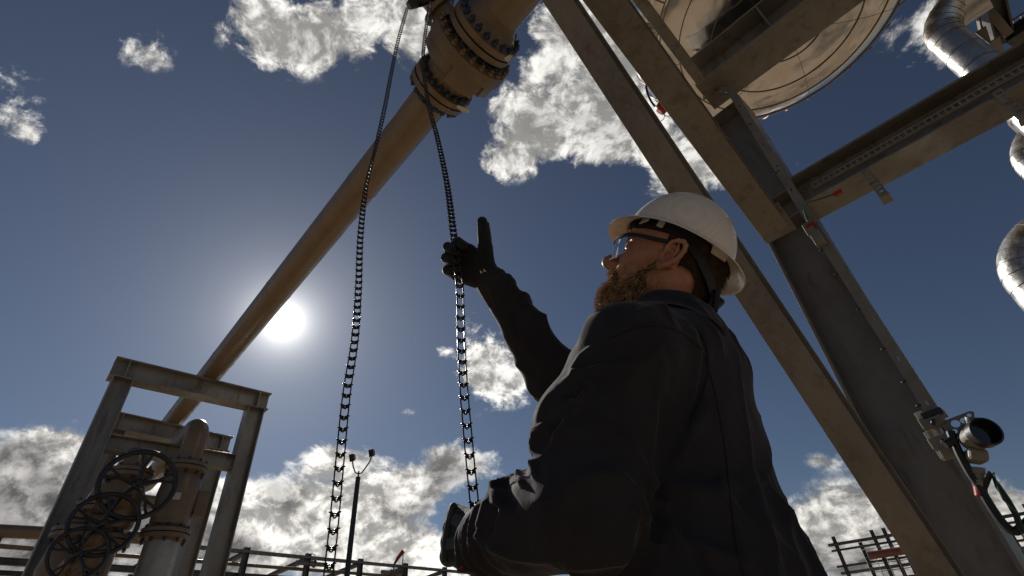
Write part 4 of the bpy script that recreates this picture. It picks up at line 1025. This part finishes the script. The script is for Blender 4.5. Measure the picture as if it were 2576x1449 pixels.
# far (right) hand: open hook with the chain in its crook, thumb raised
vR=nz(RWR-CAM); ur=nz(CM[:,0]); uu=nz(CM[:,1])
dR_=nz(Pd(1150,652,1.215)-RWR); sR=nz(Pd(1200,600,1.19)-Pd(1225,680,1.19))
HR_=hand_parts(RWR+dR_*.004,dR_,-vR,sR,[(38,72,55),(30,70,52),(34,72,50),(42,70,50)],[(.75,.5,.15),(.8,.62,.05),(.8,.75,-.05)],lenk=.86)
for H_,nm,Wp,El in((HL,'near',LWR,LEL),(HR_,'far',RWR,REL)):
    f=hand_fn(H_); dd=nz(Wp-El)
    g_=lambda p: smin(f(p),cone(p,Wp-dd*.030,Wp+dd*.012,.031,.029),.012)
    c_=Wp+H_[2][0]*.06
    P_,F_=nets(g_,c_-.15,c_+.15,.0024); P_=relax(P_,F_,1,.4)
    N_=mesh_normals(P_,F_); P_=P_+N_*(noise_disp(P_,9,20,(90,240))*.006)[:,None]
    gl_=emit('glove',P_,F_,GLOVE,person)
    # impact pads on the back of the hand and fingers
    d,n,s=H_[2]; pm=[]
    for pts,rr in H_[1][:4]:
        for j in range(2):
            a,b=np.array(pts[j]),np.array(pts[j+1]); ax=nz(b-a); bn=nz(-(np.cross(s,ax)) if np.dot(np.cross(s,ax),n)>0 else np.cross(s,ax))
            pm.append(((a+b)/2+bn*(rr[j]*.80),np.array([ax,s,bn]),(np.linalg.norm(b-a)*.40,.0065,.0036)))
    bar=[Wp+d*(.088-(.0,.0,.003,.010)[j])+s*off-n*.0150 for j,off in enumerate((.042,.014,-.013,-.040))]
    pm.append((Wp+d*.050+s*.016-n*.0205,np.array([nz(d+s*.25),nz(s-d*.25),-n]),(.020,.009,.0055)))
    pm.append((Wp+d*.050-s*.014-n*.0205,np.array([nz(d-s*.25),nz(s+d*.25),-n]),(.020,.009,.0055)))
    tp_=H_[1][4][0]
    for j in(0,1,2):
        a,b=np.array(tp_[j]),np.array(tp_[j+1]); ax=nz(b-a); o2=nz(s*.7-n*.7-np.dot(s*.7-n*.7,ax)*ax)
        for q in((.3,.7) if j else (.7,)): pm.append((a+(b-a)*q+o2*H_[1][4][1][j]*.85,np.array([ax,np.cross(o2,ax),o2]),(.0075,.008,.0035)))
    fp=lambda p: np.minimum(np.min([rbox(p,c,A_,h_,.0028) for c,A_,h_ in pm],axis=0),poly(p,bar,[.0070,.0085,.0085,.0065],0))
    P_,F_=nets(fp,c_-.15,c_+.15,.0020,slack=1.3); emit('knuckle_pads',P_,F_,PAD,gl_)
    if nm=='far':
        q=MB(); q.box(RWR+dR_*.020-vR*.030+sR*.004,dR_*.010,sR*.005,vR*.001); q.box(RWR+dR_*.012-vR*.030+sR*.012,dR_*.004,sR*.008,vR*.001); q.build('cuff_tab',WHT,gl_)
        MB().box(RWR-vR*.031-dR_*.004+sR*.01,dR_*.004,sR*.012,vR*.001).build('red_label',REDP,gl_)
    else:
        MB().box(LWR+dL*.02-H_[2][1]*.02-s*.045,dL*.006,s*.005,n*.004).build('cuff_tab',REDP,gl_)
# body mesh: head, neck, trunk, limbs
Pall=np.concatenate([PhW,Pi]); Fall=np.concatenate([Fh_,Fi+len(PhW)])
emit('body',Pall,Fall,SKIN,person)
hair=emit('hair',toW(Pc_),Fc_,HAIRD,person)
beard=emit('beard',toW(Pb_),Fb_,BEARD,person)
Nb=mesh_normals(Pb_,Fb_)
def strands(P,N_,n,ln,seedd,flow,wd=.00042,jit=.35):
    r_=np.random.default_rng(seedd); idx=r_.integers(0,len(P),n); V=[];Fc=[]
    for i in idx:
        p=P[i]+r_.normal(size=3)*.0012; g=nz(N_[i]*.55+flow(p)+r_.normal(size=3)*jit); L_=ln*r_.uniform(.5,1.25); sd=nz(np.cross(g,r_.normal(size=3))); bend=r_.normal(size=3)*.25+np.array([0,0,-.2])
        b=len(V); q=p
        for j,(t,w) in enumerate(((0,1),(.4,.9),(.75,.6),(1,.08))):
            q=p+g*L_*t+bend*L_*t*t*.6; V+= [q+sd*wd*w,q-sd*wd*w]
        Fc+= [(b+2*j,b+2*j+1,b+2*j+3,b+2*j+2) for j in range(3)]
    return np.array(V),Fc
mkb=(Pb_[:,2]<-.008)
Vs,Fs=strands(Pb_[mkb],Nb[mkb],13000,.0095,1,lambda p: np.array([.25,0,-.75]))
st=emit('beard_strands',toW(Vs),Fs,STRAND,beard,smooth=False)
Nh=mesh_normals(Ph_,Fh_)
mk=(Ph_[:,0]>.0)&(Ph_[:,0]<.09)&(np.abs(Ph_[:,1])>.038)&(Ph_[:,2]<-.02)&(Ph_[:,2]>-.07)&(Nh[:,1]*np.sign(Ph_[:,1])>.3)
Vs,Fs=strands(Ph_[mk],Nh[mk],1500,.006,2,lambda p: np.array([.2,0,-1.1]),wd=.0003); emit('stubble',toW(Vs),Fs,STRAND,beard,smooth=False)
mk=(Ph_[:,2]>.033)&(Ph_[:,2]<.045)&(Ph_[:,0]>.075)&(np.abs(Ph_[:,1])>.012)&(np.abs(Ph_[:,1])<.048)
Vs,Fs=strands(Ph_[mk],Nh[mk],420,.010,3,lambda p: np.array([0,np.sign(p[1])*.8,.1]),wd=.0004,jit=.2); emit('eyebrow',toW(Vs),Fs,STRAND,hair,smooth=False)
Nc=mesh_normals(Pc_,Fc_); mk=(Pc_[:,2]<.03)&(Pc_[:,0]<.03)
Vs,Fs=strands(Pc_[mk],Nc[mk],5000,.010,4,lambda p: np.array([-.3,0,-1.2]),wd=.0003,jit=.25); emit('nape_hair',toW(Vs),Fs,HAIRD,hair,smooth=False)
# --- seams and cuffs of the jacket
from mathutils.bvhtree import BVHTree
bv=BVHTree.FromPolygons([Vector(v) for v in Pj],[tuple(f) for f in Fj.tolist()])
SEAM=mat('jacket_seam',(.030,.027,.026),.9,0,.1,.2,200)
sm_=MB()
for pl in ([(1716,806),(1750,826),(1772,862),(1781,905),(1776,960),(1757,1020),(1735,1075)],[(1540,850),(1600,826),(1660,822),(1716,840),(1765,880)],[(1775,900),(1800,1000),(1822,1120),(1835,1240),(1850,1360),(1872,1449)]):
    q=smooth_path([np.array([x,y,0.]) for x,y in pl],10); pp=[]
    for w_ in q:
        rd=Vector(nz(ray(w_[0],w_[1]))); h_=bv.ray_cast(Vector(CAM),rd)
        if h_[0] is not None: pp.append(np.array(h_[0])+np.array(h_[1])*.0002)
    if len(pp)>3: sm_.tube(pp,.0013,6)
sm_.build('seam',SEAM,jacket_ob)
for W_,E_,r_ in((LWR,LEL,.0475),(RWR,REL,.0385)):
    a_=nz(W_-E_); MB().lathe(W_,a_,[(-.055,r_*1.03),(-.052,r_*1.07),(.002,r_*1.02),(.008,r_*.98),(.008,r_*.90),(-.01,r_*.86)],40,caps=False).build('cuff',NAVY,jacket_ob)
# --- collar
NC=toW((-.045,0,-.128)); cax=nz(toW((-.03,0,-.05))-NB_+Z*.02)
cu_,cw_=perp(cax)
V=[];Fc=[];n_=72
prc=[(-.035,.098),(-.010,.084),(.010,.079),(.026,.0775),(.034,.078),(.036,.0755),(.030,.072),(.0,.070),(-.03,.072)]
fl_=nz(HFx-HFx.dot(cax)*cax); sl_=np.cross(cax,fl_)
CCc=NB_+cax*.012
for a_z,r_ in prc:
    for k_ in range(n_):
        an=2*math.pi*k_/n_; wob=1+.02*math.sin(3*an+1)+.012*math.sin(7*an+a_z*60)
        V.append(CCc+cax*(a_z+.012*math.cos(an)-.006)+(fl_*math.cos(an)*1.02+sl_*math.sin(an)*.98)*r_*wob)
for i in range(len(prc)-1):
    for k_ in range(n_): k2=(k_+1)%n_; Fc.append((i*n_+k_,i*n_+k2,(i+1)*n_+k2,(i+1)*n_+k_))
o=emit('collar',np.array(V),Fc,NAVY,person)
# --- hard hat
GFx,GFy,GFz=headframe(27.5,.46,.04)
GM=np.array([GFx,GFy,GFz])
GO=toW((.000,0,.050))
def hW(p): return GO+(np.asarray(p,float)*.95)@GM
hat=empty('hard_hat_helper',GO,'x','x'); bpy.data.objects.remove(hat)
def hat_shell():
    V=[];Fc=[];n_=144; rows=[]
    def pt(an,kind,t,off):
        ca,sa=math.cos(an),math.sin(an)
        a=.128 if ca<0 else .124; b=.104
        rb=1/math.sqrt((ca/a)**2+(sa/b)**2)
        fr=max(0,ca); bk=max(0,-ca)
        w=.020+.017*fr**3+.020*bk**2
        if kind=='d': 
            rr=(rb-off)*math.sin(t*math.pi/2)**.92; z=(.141-off)*math.cos(t*math.pi/2)**.95+.0
        else:
            e=t; rr=(rb-off*(1-e))+w*e; z=-.004-.012*e**1.4-.010*fr**2*e+.003*math.sin(e*3.14) - (off*e*.8 if off else 0)
        return (rr*ca,rr*sa,z)
    spec=[('d',t,0) for t in np.linspace(.02,1,30)]+[('b',t,0) for t in np.linspace(.08,1,10)]+[('b',t,.0032) for t in np.linspace(1,.08,10)]+[('d',t,.0032) for t in np.linspace(1,.02,20)]
    for k,t,off in spec:
        rows.append(len(V))
        for i in range(n_): V.append(pt(2*math.pi*i/n_,k,t,off))
    for r_ in range(len(spec)-1):
        for i in range(n_):
            j=(i+1)%n_; Fc.append((rows[r_]+i,rows[r_]+j,rows[r_+1]+j,rows[r_+1]+i))
    V.append((0,0,.141)); c=len(V)-1
    for i in range(n_): Fc.append((c,(i+1)%n_,i))
    V.append((0,0,.1378)); c=len(V)-1; l=rows[-1]
    for i in range(n_): Fc.append((c,l+i,l+(i+1)%n_))
    return np.array(V),Fc
Vh,Fhh=hat_shell()
shell=emit('hard_hat',hW(Vh),Fhh,HAT,person)
def band(path,w,th,name,m,par,upv=(0,0,1),fr=hW):
    V=[];Fc=[];P=[np.array(p,float) for p in path]; upv=np.array(upv,float)
    for i,p in enumerate(P):
        t=nz(P[min(i+1,len(P)-1)]-P[max(i-1,0)]); u_=nz(upv-upv.dot(t)*t); o_=np.cross(t,u_)
        for a,b in((-1,-1),(1,-1),(1,1),(-1,1)): V.append(fr(p+u_*a*w/2+o_*b*th/2))
    for i in range(len(P)-1):
        for k_ in range(4): k2=(k_+1)%4; Fc.append((i*4+k_,i*4+k2,(i+1)*4+k2,(i+1)*4+k_))
    Fc+= [(0,1,2,3),tuple(4*(len(P)-1)+x for x in(3,2,1,0))]
    return emit(name,np.array(V),Fc,m,par,smooth=False)
ring_=[( .112*math.cos(a)*(1 if math.cos(a)>0 else .96)-.004,.090*math.sin(a),-.004-.030*max(0,-math.cos(a))) for a in np.linspace(0,2*math.pi,60)]
band(ring_,.036,.005,'headband',BANDF,shell)
for sg in(1,-1):
    band([(-.020,sg*.090,-.020),(-.060,sg*.086,-.045),(-.095,sg*.066,-.068),(-.118,sg*.035,-.082),(-.125,0,-.085)],.024,.004,'nape_strap',BLKPL,shell)
    band([(.055,sg*.083,.012),(.050,sg*.082,-.002),(.05,sg*.084,-.016)],.014,.004,'hanger_tab',HATP,shell,upv=(1,0,0))
    band([(.086,sg*.060,.010),(.088,sg*.062,-.010)],.030,.003,'hanger_tab',HATP,shell,upv=(-.5,sg*.8,0))
    band([(-.082,sg*.078,.010),(-.088,sg*.078,-.018)],.040,.004,'hanger_tab',HATP,shell,upv=(1,sg*.6,0))
    band([(-.075,sg*.108,.020),(-.060,sg*.112,.030)],.020,.004,'side_slot',HATP,shell,upv=(0,0,1)) if 0 else None
kb=MB(); kb.lathe(hW((-.122,0.0,-.085)),hW((-.160,0,-.100))-hW((-.122,0,-.085)),[(0,.024),(.014,.026),(.018,.022)],24); kb.build('ratchet_knob',BLKPL,shell)
kb=MB(); a_=hW((-.128,.030,-.095)); kb.box(a_,(GFx)*.006,GFy*.018,nz(GFz+GFx*.3)*.024); kb.build('ratchet_housing',BLKPL,shell,.003)
band([(-.120,.040,-.085),(-.122,.046,-.110),(-.116,.050,-.135),(-.106,.052,-.150)],.018,.004,'strap_tail',BLKPL,shell,upv=(.6,.8,.1))
# --- glasses
gp=empty('g','0 0 0'.split() and (0,0,0),'','') ; bpy.data.objects.remove(gp)
def lx(y): return .121-7.6*y*y
V=[];Fc=[];ny,nzz=41,12
for i in range(ny):
    y=-.064+.128*i/(ny-1); top_=.031-.25*abs(y)*.10; bot=-.018+.016*math.exp(-(y/.011)**2)+.35*max(0,abs(y)-.045)
    for j in range(nzz): z=bot+(top_-bot)*j/(nzz-1); V.append((lx(y)-.18*max(0,.01-z)*.5,y,z))
for i in range(ny-1):
    for j in range(nzz-1): Fc.append((i*nzz+j,i*nzz+j+1,(i+1)*nzz+j+1,(i+1)*nzz+j))
def hb(path,w,th,name,m,par,upv=(0,0,1)): return band(path,w,th,name,m,par,upv,fr=toW)
frm=hb([(lx(y)+.0015,y,.031-.025*abs(y)) for y in np.linspace(-.064,.064,33)],.0045,.004,'glasses_frame',BLKPL,person)
ln_=emit('lens',toW(np.array(V)),Fc,LENS,frm)
rim=MB(); 
path=[(lx(y)+.0005,y,-.018+.016*math.exp(-(y/.011)**2)+.35*max(0,abs(y)-.045)) for y in np.linspace(-.064,.064,60)]
rim.tube([toW(p) for p in path],.0008,5).build('lens_edge',mat('lens_edge',(.7,.68,.6),.2),frm)
for sg in(1,-1):
    hb([(lx(.064)+.002,sg*.064,.0285),(lx(.064)-.006,sg*.069,.0285),(.060,sg*.0765,.027),(.030,sg*.080,.026),(-.004,sg*.0815,.026),(-.018,sg*.082,.018)],.0075,.0035,'temple_arm',BLKPL,frm)
    MB().tube([toW((lx(0)-.006,sg*.008,.012)),toW((lx(0)-.004,sg*.010,.0)),toW((lx(0)-.004,sg*.012,-.008))],.003,8).build('nose_pad',BLKPL,frm)
# ---------------------------------------------------------------- chain loop
ch=empty('hand_chain',Pd(1190,1300,.85),'long steel hand chain hanging from the wheel above, one strand in the gloves','chain')
def linkmesh():
    b=MB(); p=.0145; w=.0072; r=.0015; pts=[]
    pts=[(-w*.95,0,p*.95),(-w,0,p*.5),(-w,0,-p*.42),(-w*.93,0,-p*.66),(-w*.62,0,-p*.86),(-w*.44,0,-p*1.1),(-w*.30,0,-p*1.34),(0,0,-p*1.44),(w*.30,0,-p*1.34),(w*.44,0,-p*1.1),(w*.62,0,-p*.86),(w*.93,0,-p*.66),(w,0,-p*.42),(w,0,p*.5),(w*.95,0,p*.95)]
    b.tube(pts,r,6)
    for sg in(-1,1):
        hx=[(sg*w*.60+.0030*math.cos(a)*sg, .0032*math.sin(a), p*(.52+.50*a/(4*math.pi))) for a in np.linspace(0,4*math.pi,17)]
        hx+= [(sg*(w*.60+.0058),.001,p*1.06)]
        b.tube(hx,r*1.1,5)
    return b
lk0=linkmesh(); Lm=None
def chain_path(pts,n=400):
    P=np.array(smooth_path([Pd(*p) for p in pts],60)); s=np.concatenate([[0],np.cumsum(np.linalg.norm(np.diff(P,axis=0),axis=1))]); return P,s
SR=[(1098,-60,3.0),(1083,0,2.92),(1068,100,2.62),(1065,165,2.42),(1078,262,2.12),(1101,350,1.83),(1124,460,1.53),(1141,590,1.22),(1149,660,1.135),(1157,730,1.08),(1160,850,1.02),(1167,980,.94),(1180,1130,.885),(1194,1275,.85),(1200,1350,.835)]
SL=[(1025,18,2.95),(1002,100,2.68),(985,180,2.44),(968,270,2.18),(945,370,1.93),(921,470,1.72),(907,590,1.50),(902,720,1.32),(893,850,1.16),(872,990,1.03),(856,1150,.93),(840,1320,.86),(824,1470,.815),(818,1560,.80)]
pitch=.0262
for nm,pts in(('left',SL),('right',SR)):
    P,s=chain_path(pts); n=int(s[-1]/pitch); obj_par=MB(); par=None; items=[]
    for i in range(n):
        a=s[-1]-(i+.5)*pitch; p=np.array([np.interp(a,s,P[:,k_]) for k_ in range(3)]); q=np.array([np.interp(a-.01,s,P[:,k_]) for k_ in range(3)])
        up_=nz(q-p); tw=rng.normal()*.10+(.9*math.exp(-((a/s[-1]-.52)/.10)**2) if nm=='left' else .22)
        x0=nz(np.cross(up_,nz(p-CAM))); y0=np.cross(up_,x0); x=x0*math.cos(tw)+y0*math.sin(tw); y=np.cross(up_,x); items.append((p,x,y,up_))
    far=items[50:]; V=[];Fc=[]; lv=np.array(lk0.v)
    for p,x,y,z in far:
        o_=len(V); V+= list(p+lv[:,:1]*x+lv[:,1:2]*y+lv[:,2:]*z); Fc+= [tuple(i+o_ for i in f) for f in lk0.f]
    st=emit('chain_strand',np.array(V),Fc,CHAINM,ch)
    for j,(p,x,y,z) in enumerate(items[:50]):
        if Lm is None:
            Lm=bpy.data.meshes.new('link'); Lm.from_pydata([tuple(v) for v in lk0.v],[],lk0.f); Lm.update(); Lm.polygons.foreach_set('use_smooth',[True]*len(Lm.polygons)); Lm.materials.append(CHAINM)
        o=bpy.data.objects.new('link',Lm); COL.objects.link(o); o.parent=st; o.matrix_local=frame(p-np.array(ch.location),x,y,z)
